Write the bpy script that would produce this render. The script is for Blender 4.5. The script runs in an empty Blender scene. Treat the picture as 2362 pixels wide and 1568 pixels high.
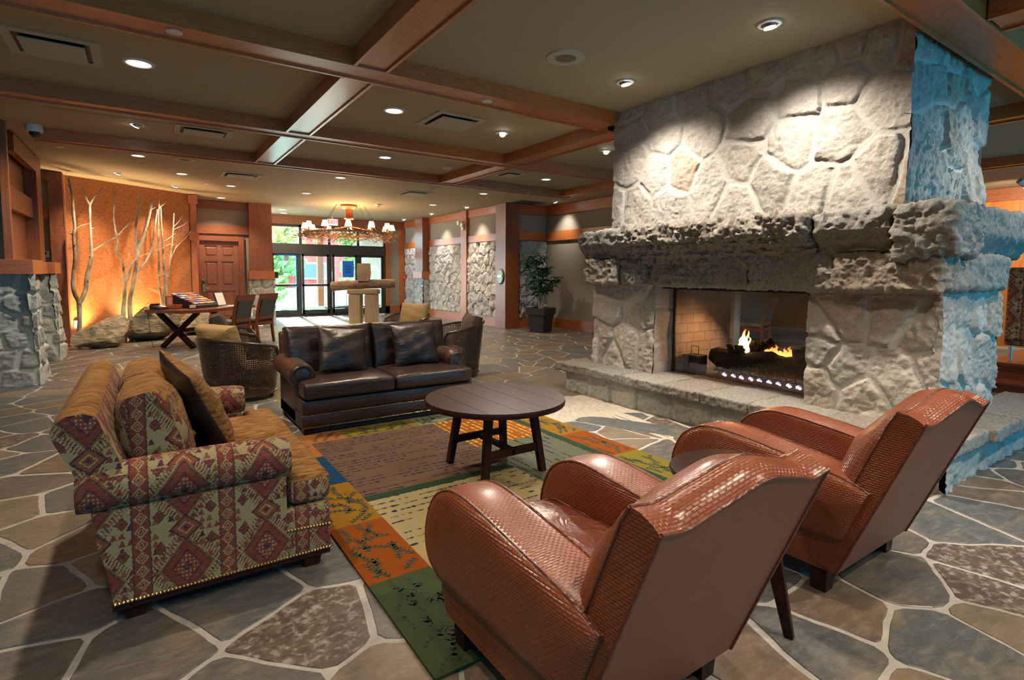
import bpy, bmesh, math, random
import numpy as np
from mathutils import Vector, Matrix
PI = math.pi
SC = bpy.context.scene
COL = SC.collection
random.seed(7)

# ---------------------------------------------------------------- objects
def link(o):
    COL.objects.link(o)
    return o

def tag(o, label, cat, group=None, kind=None):
    if label: o['label'] = label
    if cat: o['category'] = cat
    if group: o['group'] = group
    if kind: o['kind'] = kind
    return o

def thing(name, label, cat, loc=(0, 0, 0), rz=0, group=None, kind=None):
    o = bpy.data.objects.new(name, None)
    o.empty_display_size = .1
    link(o)
    o.location = loc
    o.rotation_euler = (0, 0, rz)
    return tag(o, label, cat, group, kind)

def finish(name, me, mats, parent=None, smooth=False, label=None):
    if not isinstance(mats, (list, tuple)): mats = [mats]
    for m in mats: me.materials.append(m)
    if smooth:
        me.polygons.foreach_set('use_smooth', [True] * len(me.polygons))
        try: me.set_sharp_from_angle(angle=math.radians(smooth if smooth > 1 else 40))
        except Exception: pass
    o = bpy.data.objects.new(name, me)
    link(o)
    if parent: o.parent = parent
    if label: o['label'] = label
    return o

def obj(name, bm, mats, parent=None, smooth=False, uv=True, label=None, normals=True, shift=None):
    if shift: bmesh.ops.translate(bm, verts=bm.verts, vec=shift)
    if normals: bmesh.ops.recalc_face_normals(bm, faces=bm.faces)
    if uv: box_uv(bm)
    me = bpy.data.meshes.new(name)
    bm.to_mesh(me)
    bm.free()
    return finish(name, me, mats, parent, smooth, label)

def box_uv(bm):
    L = bm.loops.layers.uv.verify()
    for f in bm.faces:
        n = f.normal
        ax, ay, az = abs(n.x), abs(n.y), abs(n.z)
        for l in f.loops:
            c = l.vert.co
            if az >= ax and az >= ay: l[L].uv = (c.x, c.y)
            elif ax >= ay: l[L].uv = (c.y, c.z)
            else: l[L].uv = (c.x, c.z)

def copytree(o, parent=None):
    c = o.copy()
    COL.objects.link(c)
    if parent: c.parent = parent
    for ch in list(o.children): copytree(ch, c)
    return c

def B(): return bmesh.new()

def box(bm, x0, x1, y0, y1, z0, z1, mi=0, bev=0, seg=2):
    r = bmesh.ops.create_cube(bm, size=1)
    vs = r['verts']
    for v in vs:
        v.co = Vector(((x0 + x1) / 2 + v.co.x * (x1 - x0), (y0 + y1) / 2 + v.co.y * (y1 - y0), (z0 + z1) / 2 + v.co.z * (z1 - z0)))
    fs = set(f for v in vs for f in v.link_faces)
    for f in fs: f.material_index = mi
    if bev:
        es = list(set(e for v in vs for e in v.link_edges))
        r = bmesh.ops.bevel(bm, geom=es, offset=bev, segments=seg, affect='EDGES', profile=.5)
        for f in r['faces']: f.material_index = mi
    return vs

def obox(bm, c, ax, ay, az, mi=0, bev=0):
    """box from centre and three half-axis vectors"""
    c, ax, ay, az = Vector(c), Vector(ax), Vector(ay), Vector(az)
    vs = box(bm, -1, 1, -1, 1, -1, 1, mi)
    for v in vs: v.co = c + ax * v.co.x + ay * v.co.y + az * v.co.z
    if bev:
        es = list(set(e for v in vs for e in v.link_edges))
        bmesh.ops.bevel(bm, geom=es, offset=bev, segments=2, affect='EDGES', profile=.5)

def bar(bm, a, b, w, d, up=(0, 0, 1), mi=0, w2=None, d2=None):
    """bar of rectangular section from a to b (tapering to w2 x d2)"""
    a, b = Vector(a), Vector(b)
    t = (b - a).normalized()
    s = t.cross(Vector(up))
    if s.length < 1e-4: s = t.cross(Vector((0, 1, 0)))
    s.normalize()
    u = s.cross(t).normalized()
    w2 = w if w2 is None else w2
    d2 = d if d2 is None else d2
    q = []
    for p, ww, dd in ((a, w, d), (b, w2, d2)):
        for i, j in ((-1, -1), (1, -1), (1, 1), (-1, 1)):
            q.append(bm.verts.new(p + s * ww / 2 * i + u * dd / 2 * j))
    for f in ((0, 1, 5, 4), (1, 2, 6, 5), (2, 3, 7, 6), (3, 0, 4, 7), (3, 2, 1, 0), (4, 5, 6, 7)):
        bm.faces.new([q[k] for k in f]).material_index = mi

def loft(bm, rings, closed=True, cap=True, mi=0, cyc=False):
    R = [[bm.verts.new(p) for p in r] for r in rings]
    n = len(R[0])
    m = len(R)
    for i in range(m if cyc else m - 1):
        a, b = R[i], R[(i + 1) % m]
        for j in range(n if closed else n - 1):
            k = (j + 1) % n
            try: bm.faces.new((a[j], a[k], b[k], b[j])).material_index = mi
            except ValueError: pass
    if cap and closed and not cyc:
        for r, rev in ((R[0], True), (R[-1], False)):
            try: bm.faces.new(r[::-1] if rev else r).material_index = mi
            except ValueError: pass
    return R

def tube(bm, pts, rad, seg=8, mi=0, cap=True, cyc=False):
    pts = [Vector(p) for p in pts]
    n = len(pts)
    if not isinstance(rad, (list, tuple)): rad = [rad] * n
    rings = []
    prev = None
    for i, p in enumerate(pts):
        if cyc: t = pts[(i + 1) % n] - pts[i - 1]
        else: t = pts[min(i + 1, n - 1)] - pts[max(i - 1, 0)]
        if t.length < 1e-9: t = Vector((0, 0, 1))
        t.normalize()
        if prev is None:
            s = t.orthogonal().normalized()
        else:
            s = prev - t * prev.dot(t)
            if s.length < 1e-6: s = t.orthogonal()
            s.normalize()
        prev = s
        u = t.cross(s)
        rings.append([p + (s * math.cos(2 * PI * k / seg) + u * math.sin(2 * PI * k / seg)) * rad[i] for k in range(seg)])
    loft(bm, rings, True, cap, mi, cyc)

def lathe(bm, prof, seg=24, c=(0, 0, 0), mi=0, cap=True):
    rings = [[Vector((c[0] + r * math.cos(2 * PI * k / seg), c[1] + r * math.sin(2 * PI * k / seg), c[2] + z)) for k in range(seg)] for r, z in prof]
    loft(bm, rings, True, cap, mi)

def smooth_path(pts, n=6):
    """Catmull-Rom through pts"""
    P = [Vector(p) for p in pts]
    P = [P[0] * 2 - P[1]] + P + [P[-1] * 2 - P[-2]]
    out = []
    for i in range(1, len(P) - 2):
        for k in range(n):
            t = k / n
            a, b, c, d = P[i - 1], P[i], P[i + 1], P[i + 2]
            out.append(.5 * ((2 * b) + (c - a) * t + (2 * a - 5 * b + 4 * c - d) * t * t + (3 * b - a - 3 * c + d) * t ** 3))
    out.append(P[-2])
    return out

def pillow_bm(w, h, t, n=18, pinch=.07, pw=.5, boxed=0., seed=0, wr=.006, bm=None):
    """cushion in the xz plane, thickness along y, centred on the origin"""
    bm = bm or B()
    rnd = random.Random(seed)
    ph = [rnd.uniform(0, 6) for _ in range(6)]
    def P(u, v, s):
        x = u * w / 2 * (1 - pinch * (1 - v * v))
        z = v * h / 2 * (1 - pinch * (1 - u * u))
        e = max(0., (1 - abs(u) ** 2.2) * (1 - abs(v) ** 2.2)) ** pw
        y = s * (boxed / 2 + (t - boxed) / 2 * e)
        y += s * wr * e * (math.sin(5 * u + 3 * v + ph[0]) + math.sin(9 * v - 4 * u + ph[1]) + .6 * math.sin(17 * u * v + ph[2]))
        return Vector((x, y, z))
    G = {}
    for s in (-1, 1):
        for i in range(n + 1):
            for j in range(n + 1):
                u, v = -math.cos(PI * i / n), -math.cos(PI * j / n)
                edge = i in (0, n) or j in (0, n)
                if s == 1 and edge and boxed == 0: G[s, i, j] = G[-1, i, j]
                else: G[s, i, j] = bm.verts.new(P(u, v, s))
    for s in (-1, 1):
        for i in range(n):
            for j in range(n):
                q = [G[s, i, j], G[s, i + 1, j], G[s, i + 1, j + 1], G[s, i, j + 1]]
                bm.faces.new(q if s < 0 else q[::-1])
    if boxed:
        loop = [(i, 0) for i in range(n)] + [(n, j) for j in range(n)] + [(i, n) for i in range(n, 0, -1)] + [(0, j) for j in range(n, 0, -1)]
        for k in range(len(loop)):
            a, b = loop[k], loop[(k + 1) % len(loop)]
            bm.faces.new((G[-1, a[0], a[1]], G[1, a[0], a[1]], G[1, b[0], b[1]], G[-1, b[0], b[1]]))
    return bm

def xform(bm, M):
    bmesh.ops.transform(bm, matrix=M, verts=bm.verts)
    return bm

def TRS(loc, rx=0, ry=0, rz=0):
    return Matrix.Translation(loc) @ Matrix.Rotation(rz, 4, 'Z') @ Matrix.Rotation(ry, 4, 'Y') @ Matrix.Rotation(rx, 4, 'X')

def prism(bm, poly, axis, a, b, mi=0):
    """polygon (2D) extruded along axis 'x','y' or 'z' from a to b"""
    def V(p, t):
        return {'x': (t, p[0], p[1]), 'y': (p[0], t, p[1]), 'z': (p[0], p[1], t)}[axis]
    loft(bm, [[V(p, a) for p in poly], [V(p, b) for p in poly]], True, True, mi)

# ---------------------------------------------------------------- numpy noise
def _h(ix, iy, iz, seed):
    n = (ix * 374761393 + iy * 668265263 + iz * 2147483647 + seed * 1274126177) & 0xffffffff
    n = ((n ^ (n >> 13)) * 1274126177) & 0xffffffff
    n = ((n ^ (n >> 16)) * 2246822519) & 0xffffffff
    return ((n ^ (n >> 15)) & 0xffff) / 65535.0

def vnoise(x, y, z, seed=0):
    x, y, z = [np.asarray(a, float) for a in (x, y, z)]
    xi, yi, zi = [np.floor(a).astype(np.int64) for a in (x, y, z)]
    fx, fy, fz = x - xi, y - yi, z - zi
    fx, fy, fz = [a * a * (3 - 2 * a) for a in (fx, fy, fz)]
    r = 0
    for dx in (0, 1):
        for dy in (0, 1):
            for dz in (0, 1):
                w = (fx if dx else 1 - fx) * (fy if dy else 1 - fy) * (fz if dz else 1 - fz)
                r = r + w * _h(xi + dx, yi + dy, zi + dz, seed)
    return r * 2 - 1

def fbm(x, y, z, sc=1., oct=4, seed=0, ridge=False):
    r = 0
    a = 1.
    s = 0
    for o in range(oct):
        n = vnoise(x * sc, y * sc, z * sc, seed + o * 17)
        if ridge: n = 1 - 2 * np.abs(n)
        r = r + a * n
        s += a
        a *= .5
        sc *= 2.03
    return r / s

class HF:
    """stone face patches gathered in one mesh, with a 'tint' colour attribute (r: stone, g: mortar mask, b: warmth)"""
    def __init__(s):
        s.v, s.f, s.c, s.n = [], [], [], 0
    def patch(s, P0, U, V, w, h, seeds, res=.015, stretch=(1, 1, 1), depth=.035, rough=.02, mort=.012, jit=.03, aniso=(1, 1), seed=0, edge=0.03, warm=None):
        P0, U, V = [np.array(a, float) for a in (P0, U, V)]
        N = np.cross(U, V)
        nu, nv = max(2, int(w / res)), max(2, int(h / res))
        u, v = np.meshgrid(np.linspace(0, w, nu + 1), np.linspace(0, h, nv + 1), indexing='ij')
        q = P0[None, None] + U * u[..., None] + V * v[..., None]
        X, Y, Z = q[..., 0], q[..., 1], q[..., 2]
        ju = u + jit * fbm(X, Y, Z, 4, 3, seed + 5)
        jv = v + jit * fbm(X, Y, Z, 4, 3, seed + 9)
        S = np.array(seeds, float)
        K = len(S)
        d = np.stack([((ju - a[0]) * aniso[0]) ** 2 + ((jv - a[1]) * aniso[1]) ** 2 for a in S])
        o = np.argpartition(d, 1, axis=0)[:2] if K > 1 else None
        d2 = np.take_along_axis(d, o, 0)
        sw = d2[0] > d2[1]
        i1 = np.where(sw, o[1], o[0])
        i2 = np.where(sw, o[0], o[1])
        da, db = np.minimum(d2[0], d2[1]), np.maximum(d2[0], d2[1])
        A, Bs = S[i1], S[i2]
        dist = np.sqrt((((A - Bs) * np.array(aniso)) ** 2).sum(-1)) + 1e-6
        e = (db - da) / (2 * dist)
        m = np.clip((e - mort) / .012, 0, 1)
        m = m * m * (3 - 2 * m)
        dome = np.clip((e - mort) / max(edge, 1e-4), 0, 1) ** .5
        rnd = np.random.RandomState(seed + 3)
        r1, r2, r3, r4 = rnd.rand(K), rnd.rand(K), rnd.uniform(-1, 1, K), rnd.uniform(-1, 1, K)
        tilt = (r3[i1] * (ju - A[..., 0]) + r4[i1] * (jv - A[..., 1])) * .14 * min(1, rough / .035)
        ro = fbm(X * stretch[0], Y * stretch[1], Z * stretch[2], 7, 5, seed + 31) * rough * 1.1 + fbm(X * stretch[0], Y * stretch[1], Z * stretch[2], 22, 3, seed + 41, True) * rough * .55
        hgt = m * (depth * (.55 + .45 * r2[i1]) * (.45 + .55 * dome) + tilt + ro) + (1 - m) * fbm(X, Y, Z, 30, 2, seed) * .002
        q = q + N * hgt[..., None]
        wv = r2[i1] if warm is None else np.array([warm(*a) for a in S])[i1]
        cols = np.stack([r1[i1], m, wv, np.ones_like(m)], -1)
        idx = np.arange((nu + 1) * (nv + 1)).reshape(nu + 1, nv + 1) + s.n
        f = np.stack([idx[:-1, :-1], idx[1:, :-1], idx[1:, 1:], idx[:-1, 1:]], -1).reshape(-1, 4)
        s.v.append(q.reshape(-1, 3))
        s.f.append(f)
        s.c.append(cols.reshape(-1, 4))
        s.n += (nu + 1) * (nv + 1)
    def block(s, c, size, res=.03, amp=.03, sc=5, seed=0, rnd=.15, tint=(.5, .5), fn=None, ridge=.5, hi=.3):
        """a rough-hewn block: cube grid, rounded and displaced"""
        c, sz = np.array(c, float), np.array(size, float) / 2
        for ax in range(3):
            for sg in (-1, 1):
                a, b = [(1, 2), (2, 0), (0, 1)][ax]
                na, nb = max(2, int(2 * sz[a] / res)), max(2, int(2 * sz[b] / res))
                A, Bv = np.meshgrid(np.linspace(-1, 1, na + 1), np.linspace(-1, 1, nb + 1), indexing='ij')
                p = np.zeros(A.shape + (3,))
                p[..., ax], p[..., a], p[..., b] = sg, A, Bv
                pp = p * sz
                r = rnd * min(sz)
                inn = np.clip(pp, -(sz - r), sz - r)
                dv = pp - inn
                L = np.linalg.norm(dv, axis=-1, keepdims=True)
                nrm = dv / np.maximum(L, 1e-6)
                q = inn + nrm * r
                if fn is not None: q = fn(q)
                w = q + c
                n1 = fbm(w[..., 0], w[..., 1], w[..., 2], sc, 5, seed)
                n2 = fbm(w[..., 0], w[..., 1], w[..., 2], sc * 2.3, 3, seed + 50, True)
                q = w + nrm * (amp * (n1 * (1 - ridge) * 1.6 + n2 * ridge) + amp * hi * fbm(w[..., 0], w[..., 1], w[..., 2], sc * 8, 2, seed + 9))[..., None]
                idx = np.arange(q.shape[0] * q.shape[1]).reshape(q.shape[:2]) + s.n
                f = np.stack([idx[:-1, :-1], idx[1:, :-1], idx[1:, 1:], idx[:-1, 1:]], -1).reshape(-1, 4)
                if sg < 0: f = f[:, ::-1]
                s.v.append(q.reshape(-1, 3))
                s.f.append(f)
                s.c.append(np.tile([tint[0], 1, tint[1], 1], (q.shape[0] * q.shape[1], 1)))
                s.n += q.shape[0] * q.shape[1]
    def obj(s, name, mat, parent=None, label=None, origin=None, merge=False):
        v, f, c = np.concatenate(s.v), np.concatenate(s.f), np.concatenate(s.c)
        if origin is not None: v = v - np.array(origin)
        me = bpy.data.meshes.new(name)
        me.from_pydata(v.tolist(), [], f.tolist())
        at = me.attributes.new('tint', 'FLOAT_COLOR', 'POINT')
        at.data.foreach_set('color', c.astype(np.float32).ravel())
        if merge:
            bm = B()
            bm.from_mesh(me)
            bmesh.ops.remove_doubles(bm, verts=bm.verts, dist=.0008)
            bm.to_mesh(me)
            bm.free()
        return finish(name, me, mat, parent, 60, label)

def rseeds(w, h, sx, sz, seed, jit=.35, row=False):
    r = random.Random(seed)
    out = []
    nz = max(1, round(h / sz))
    for j in range(nz):
        nx = max(1, round(w / sx * (r.uniform(.8, 1.25) if row else 1)))
        off = (j % 2) * .5
        for i in range(-1, nx + 1):
            out.append(((i + .5 + off + r.uniform(-jit, jit)) * w / nx, (j + .5 + r.uniform(-jit, jit) * (.3 if row else 1)) * h / nz))
    return out
# ---------------------------------------------------------------- node materials
class S:
    def __init__(s, m, k): s.m, s.k = m, k
    def _o(s, op, b=None, c=None): return s.m.math(op, s, b, c)
    def __add__(s, b): return s._o('ADD', b)
    __radd__ = __add__
    def __sub__(s, b): return s._o('SUBTRACT', b)
    def __rsub__(s, b): return s.m.math('SUBTRACT', b, s)
    def __mul__(s, b): return s._o('MULTIPLY', b)
    __rmul__ = __mul__
    def __truediv__(s, b): return s._o('DIVIDE', b)
    def __lt__(s, b): return s._o('LESS_THAN', b)
    def __gt__(s, b): return s._o('GREATER_THAN', b)
    def abs(s): return s._o('ABSOLUTE')
    def frac(s): return s._o('FRACT')
    def floor(s): return s._o('FLOOR')
    def sin(s): return s._o('SINE')
    def min(s, b): return s._o('MINIMUM', b)
    def max(s, b): return s._o('MAXIMUM', b)
    def pow(s, b): return s._o('POWER', b)
    def clamp(s): return s.m.math('ADD', s, 0., clamp=True)
    def tri(s): return (s.frac() - .5).abs() * 2  # 1 at integers, 0 at halves

class M:
    def __init__(s, name):
        s.mat = bpy.data.materials.new(name)
        s.mat.use_nodes = True
        s.nt = s.mat.node_tree
        s.nt.nodes.clear()
        s.out = s.nt.nodes.new('ShaderNodeOutputMaterial')
    def set(s, sock, v):
        if isinstance(v, S): s.nt.links.new(v.k, sock)
        elif v is not None:
            if hasattr(sock.default_value, '__len__') and isinstance(v, (tuple, list)):
                n = len(sock.default_value)
                v = tuple(v) + (1,) if n == 4 and len(v) == 3 else v
            sock.default_value = v
    def math(s, op, a, b=None, c=None, clamp=False):
        n = s.nt.nodes.new('ShaderNodeMath')
        n.operation = op
        n.use_clamp = clamp
        for i, x in enumerate((a, b, c)):
            if x is not None: s.set(n.inputs[i], x)
        return S(s, n.outputs[0])
    def coord(s, k='Object'):
        n = s.nt.nodes.new('ShaderNodeTexCoord')
        return S(s, n.outputs[k])
    def xyz(s, v):
        n = s.nt.nodes.new('ShaderNodeSeparateXYZ')
        s.set(n.inputs[0], v)
        return [S(s, n.outputs[i]) for i in range(3)]
    def comb(s, x, y, z=0.):
        n = s.nt.nodes.new('ShaderNodeCombineXYZ')
        for i, a in enumerate((x, y, z)): s.set(n.inputs[i], a)
        return S(s, n.outputs[0])
    def map(s, v, scale=(1, 1, 1), loc=(0, 0, 0), rot=(0, 0, 0)):
        n = s.nt.nodes.new('ShaderNodeMapping')
        s.set(n.inputs['Vector'], v)
        n.inputs['Scale'].default_value = scale
        n.inputs['Location'].default_value = loc
        n.inputs['Rotation'].default_value = rot
        return S(s, n.outputs[0])
    def noise(s, v, scale=5, detail=3, rough=.5, dist=0, col=False):
        n = s.nt.nodes.new('ShaderNodeTexNoise')
        s.set(n.inputs['Vector'], v)
        n.inputs['Scale'].default_value = scale
        n.inputs['Detail'].default_value = detail
        n.inputs['Roughness'].default_value = rough
        n.inputs['Distortion'].default_value = dist
        return S(s, n.outputs['Color' if col else 0])
    def vor(s, v, scale=5, feat='F1', out='Distance', rnd=1):
        n = s.nt.nodes.new('ShaderNodeTexVoronoi')
        n.feature = feat
        s.set(n.inputs['Vector'], v)
        n.inputs['Scale'].default_value = scale
        n.inputs['Randomness'].default_value = rnd
        return S(s, n.outputs[out])
    def wave(s, v, scale=5, dist=2, detail=2, dscale=1, prof='SAW', direction='X', typ='BANDS'):
        n = s.nt.nodes.new('ShaderNodeTexWave')
        n.wave_type = typ
        n.wave_profile = prof
        n.bands_direction = direction
        s.set(n.inputs['Vector'], v)
        n.inputs['Scale'].default_value = scale
        n.inputs['Distortion'].default_value = dist
        n.inputs['Detail'].default_value = detail
        n.inputs['Detail Scale'].default_value = dscale
        return S(s, n.outputs[1])
    def attr(s, name, out='Color'):
        n = s.nt.nodes.new('ShaderNodeAttribute')
        n.attribute_name = name
        return S(s, n.outputs[out])
    def rgb(s, v):
        n = s.nt.nodes.new('ShaderNodeSeparateColor')
        s.set(n.inputs[0], v)
        return [S(s, n.outputs[i]) for i in range(3)]
    def ramp(s, f, stops, interp='LINEAR'):
        n = s.nt.nodes.new('ShaderNodeValToRGB')
        s.set(n.inputs[0], f)
        n.color_ramp.interpolation = interp
        e = n.color_ramp.elements
        while len(e) < len(stops): e.new(.5)
        for k, (p, c) in enumerate(stops):
            e[k].position = p
            e[k].color = tuple(c) + (1,) if len(c) == 3 else c
        return S(s, n.outputs[0])
    def mix(s, f, a, b, mode='MIX'):
        n = s.nt.nodes.new('ShaderNodeMix')
        n.data_type = 'RGBA'
        n.blend_type = mode
        n.clamp_factor = True
        s.set(n.inputs[0], f)
        s.set(n.inputs[6], a)
        s.set(n.inputs[7], b)
        return S(s, n.outputs[2])
    def bump(s, h, strength=.3, dist=.01, nrm=None):
        n = s.nt.nodes.new('ShaderNodeBump')
        s.set(n.inputs['Height'], h)
        n.inputs['Strength'].default_value = strength
        n.inputs['Distance'].default_value = dist
        if nrm: s.set(n.inputs['Normal'], nrm)
        return S(s, n.outputs[0])
    def done(s, base, rough=.6, metal=0., nrm=None, coat=0., coat_rough=.2, spec=.5, emit=None, estr=0., alpha=None, sheen=0., trans=0., sub=0.):
        n = s.nt.nodes.new('ShaderNodeBsdfPrincipled')
        I = n.inputs
        s.set(I['Base Color'], base)
        s.set(I['Roughness'], rough)
        s.set(I['Metallic'], metal)
        s.set(I['Coat Weight'], coat)
        s.set(I['Coat Roughness'], coat_rough)
        s.set(I['Specular IOR Level'], spec)
        s.set(I['Sheen Weight'], sheen)
        s.set(I['Transmission Weight'], trans)
        if nrm: s.set(I['Normal'], nrm)
        if emit is not None:
            s.set(I['Emission Color'], emit)
            s.set(I['Emission Strength'], estr)
        if alpha is not None: s.set(I['Alpha'], alpha)
        s.nt.links.new(n.outputs[0], s.out.inputs[0])
        return s.mat

def plain(name, col, rough=.5, metal=0., coat=0., spec=.5, var=.0, scale=20):
    m = M(name)
    c = col
    if var:
        n = m.noise(m.coord(), scale, 3)
        c = m.mix(n, tuple(x * (1 - var) for x in col), tuple(min(1, x * (1 + var)) for x in col))
    return m.done(c, rough, metal, coat=coat, spec=spec)

def glow(name, col, st):
    m = M(name)
    n = m.nt.nodes.new('ShaderNodeEmission')
    n.inputs[0].default_value = tuple(col) + (1,)
    n.inputs[1].default_value = st
    m.nt.links.new(n.outputs[0], m.out.inputs[0])
    return m.mat

def wood(name, d, dark, mid, light, rough=.45, coat=.25, ring=9, coat_rough=.25, spec=.5):
    m = M(name)
    v = m.coord()
    lo = .09
    sc = {'x': (lo, 1, 1), 'y': (1, lo, 1), 'z': (1, 1, lo)}[d]
    p = m.map(v, sc)
    warp = m.noise(p, 2.2, 2, .5)
    g = m.noise(p, ring, 4, .6, 1.2)
    rings = ((g * 9 + warp * 5).frac())
    fine = m.noise(m.map(v, {'x': (.03, 1, 1), 'y': (1, .03, 1), 'z': (1, 1, .03)}[d]), 130, 2, .6)
    f = (rings * .55 + fine * .35 + warp * .25 - .05).clamp()
    c = m.ramp(f, [(0, dark), (.45, mid), (1, light)])
    blot = m.noise(v, 1.3, 2)
    c = m.mix(blot * .35, c, mid)
    b = m.bump(rings * .5 + fine, .12, .004)
    return m.done(c, rough, nrm=b, coat=coat, coat_rough=coat_rough, spec=spec)

MT = {}
for d in 'xyz':
    MT['wood_' + d] = wood('fir_wood_' + d, d, (.10, .027, .009), (.22, .064, .020), (.34, .115, .038))
    MT['beam_' + d] = wood('beam_wood_' + d, d, (.19, .052, .014), (.41, .130, .033), (.56, .21, .06), rough=.38, coat=.9 if d == 'y' else .42, coat_rough=.2 if d == 'y' else .28)
    MT['trim_' + d] = wood('orange_fir_trim_' + d, d, (.20, .055, .015), (.38, .115, .03), (.5, .17, .05), rough=.4, coat=.2)
    MT['dark_' + d] = wood('dark_walnut_' + d, d, (.013, .0045, .004), (.026, .0095, .008), (.040, .0155, .012), rough=.36, coat=.0, spec=.14)
    MT['chairwood_' + d] = wood('cherry_wood_' + d, d, (.09, .018, .008), (.18, .042, .018), (.25, .065, .028), rough=.35, coat=.3)

def stone(name, cols, warmc, mortar, rough=.85, lay=30):
    m = M(name)
    v = m.coord()
    t = m.rgb(m.attr('tint'))
    c = m.ramp(t[0], [(i / (len(cols) - 1), c) for i, c in enumerate(cols)])
    n1 = m.noise(v, 9, 5, .65)
    n2 = m.noise(v, 45, 4, .7)
    c = m.mix((t[2] - .62) * 1.6, c, warmc)
    c = m.mix(((n1 - .45) * 2.).clamp(), c, m.mix(.45, c, (.07, .065, .055)), 'MIX')
    c = m.mix((n2 - .45) * 1.6, c, m.mix(.55, c, (.8, .78, .74)))
    c = m.mix(t[1], mortar, c)
    b = m.bump(n1 * .6 + n2 * .6 + m.noise(v, 160, 2) * .2, .55, .02)
    return m.done(c, rough, nrm=b, spec=.3)

MT['stone'] = stone('granite_fieldstone', [(.31, .295, .265), (.40, .37, .33), (.44, .41, .37), (.35, .335, .31)], (.34, .24, .15), (.46, .455, .42))
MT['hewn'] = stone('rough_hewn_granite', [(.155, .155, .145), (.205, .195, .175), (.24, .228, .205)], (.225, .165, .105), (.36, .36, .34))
MT['ashlar'] = stone('squared_granite', [(.26, .29, .28), (.35, .37, .35), (.42, .42, .39)], (.32, .27, .19), (.50, .53, .47))
MT['ledger'] = stone('pale_fieldstone', [(.36, .35, .33), (.42, .41, .39), (.46, .44, .41)], (.42, .38, .31), (.30, .29, .27))

def boulder_mat():
    m = M('lichen_boulder')
    v = m.coord()
    n = m.noise(v, 3, 6, .65, .6)
    n2 = m.noise(m.map(v, (1, 1, 4), rot=(0, .5, .3)), 8, 5, .6)
    c = m.ramp(n, [(.3, (.09, .095, .075)), (.45, (.22, .19, .13)), (.6, (.34, .27, .18)), (.75, (.45, .40, .30))])
    c = m.mix(((n2 - .45) * 3).clamp() * .7, c, (.13, .085, .045))
    return m.done(c, .9, nrm=m.bump(n + n2, .7, .05), spec=.2)
MT['boulder'] = boulder_mat()

def flag_mat():
    m = M('slate_flagstone')
    v = m.coord()
    t = m.rgb(m.attr('tint'))
    c = m.ramp(t[0], [(0, (.075, .083, .088)), (.2, (.115, .086, .062)), (.38, (.082, .076, .072)), (.55, (.155, .125, .084)), (.7, (.07, .082, .087)), (.85, (.135, .092, .058)), (1, (.105, .092, .08))], 'CONSTANT')
    n1 = m.noise(m.map(v, (1, 1, 1)), 3.2, 6, .62, .7)
    n2 = m.noise(v, 22, 5, .7, .4)
    c = m.mix(((n1 - .52) * 3.2).clamp(), c, (.21, .15, .085))
    c = m.mix(((.48 - n1) * 3.5).clamp() * .8, c, (.06, .065, .07))
    rusty = (t[2] > .93)
    c = m.mix(rusty, c, (.075, .05, .038))
    c = m.mix(rusty * ((n2 - .5) * 6).clamp() * .8, c, (.34, .33, .31))
    n3 = m.noise(m.map(v, (1, 2.4, 1), rot=(0, 0, .9)), 9, 6, .7, .5)
    c = m.mix(((n3 - .5) * 5).clamp() * .55, c, m.mix(.5, c, (.36, .31, .24)))
    c = m.mix(((.46 - n3) * 6).clamp() * .6, c, m.mix(.7, c, (.03, .035, .04)))
    c = m.mix(((n2 - .55) * 3).clamp() * .45, c, (.32, .29, .25))
    sc = m.noise(m.map(v, (1.5, 14, 1), rot=(0, 0, .6)), 6, 3, .6)
    c = m.mix(((sc - .66) * 4).clamp() * .5, c, (.4, .42, .42))
    pal = m.mix(n2 * .4, m.ramp(t[0], [(0, (.42, .36, .27)), (.4, (.5, .45, .37)), (.7, (.38, .34, .29)), (1, (.55, .48, .36))]), (.34, .29, .22))
    c = m.mix(t[1], pal, c)
    r = (n2 * .35 + .26).clamp()
    b = m.bump(n1 * .6 + n2 * .4 + n3 * .7, .5, .018)
    return m.done(c, r, nrm=b, coat=.18, coat_rough=.25)
MT['flag'] = flag_mat()

def grout_mat():
    m = M('floor_mortar')
    v = m.coord()
    n = m.noise(v, 14, 5, .65)
    c = m.ramp(n, [(.3, (.28, .275, .26)), (.7, (.40, .385, .355))])
    return m.done(c, .75, nrm=m.bump(n, .3, .01))
MT['grout'] = grout_mat()

def paint(name, c, bump=.1):
    m = M(name)
    v = m.coord()
    n = m.noise(v, 120, 2)
    return m.done(m.mix(m.noise(v, .8, 2), tuple(x * .94 for x in c), c), .75, nrm=m.bump(n, bump, .002), spec=.3)
MT['ceil'] = paint('taupe_ceiling_paint', (.40, .35, .235))
MT['grey_trim'] = paint('painted_vent_metal', (.50, .465, .37), .02)

def wallpaper():
    m = M('woven_taupe_wallpaper')
    v = m.coord()
    x, y, z = m.xyz(v)
    t = m.noise(m.comb(x * 30, y * 30, z * 3), 6, 2)
    h = m.noise(m.comb(x * 2, y * 2, z * 60), 6, 2)
    c = m.mix(t * .5 + h * .5, (.22, .19, .155), (.35, .31, .26))
    return m.done(c, .85, nrm=m.bump(t + h, .2, .002), spec=.2)
MT['paper'] = wallpaper()

def orange_wall():
    m = M('strawboard_orange_panel')
    v = m.coord()
    n = m.vor(m.map(v, (1, 1, 2.5), rot=(.5, .3, .8)), 38, out='Color')
    r = m.rgb(n)[0]
    k = m.noise(m.map(v, rot=(0, .6, .4), scale=(1, 1, 4)), 26, 4, .6, 1.5)
    c = m.ramp(k * .6 + r * .4, [(.2, (.20, .055, .012)), (.5, (.36, .115, .024)), (.8, (.5, .19, .05))])
    return m.done(c, .55, nrm=m.bump(k + r * .6, .6, .02), spec=.4)
MT['orange'] = orange_wall()

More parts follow.
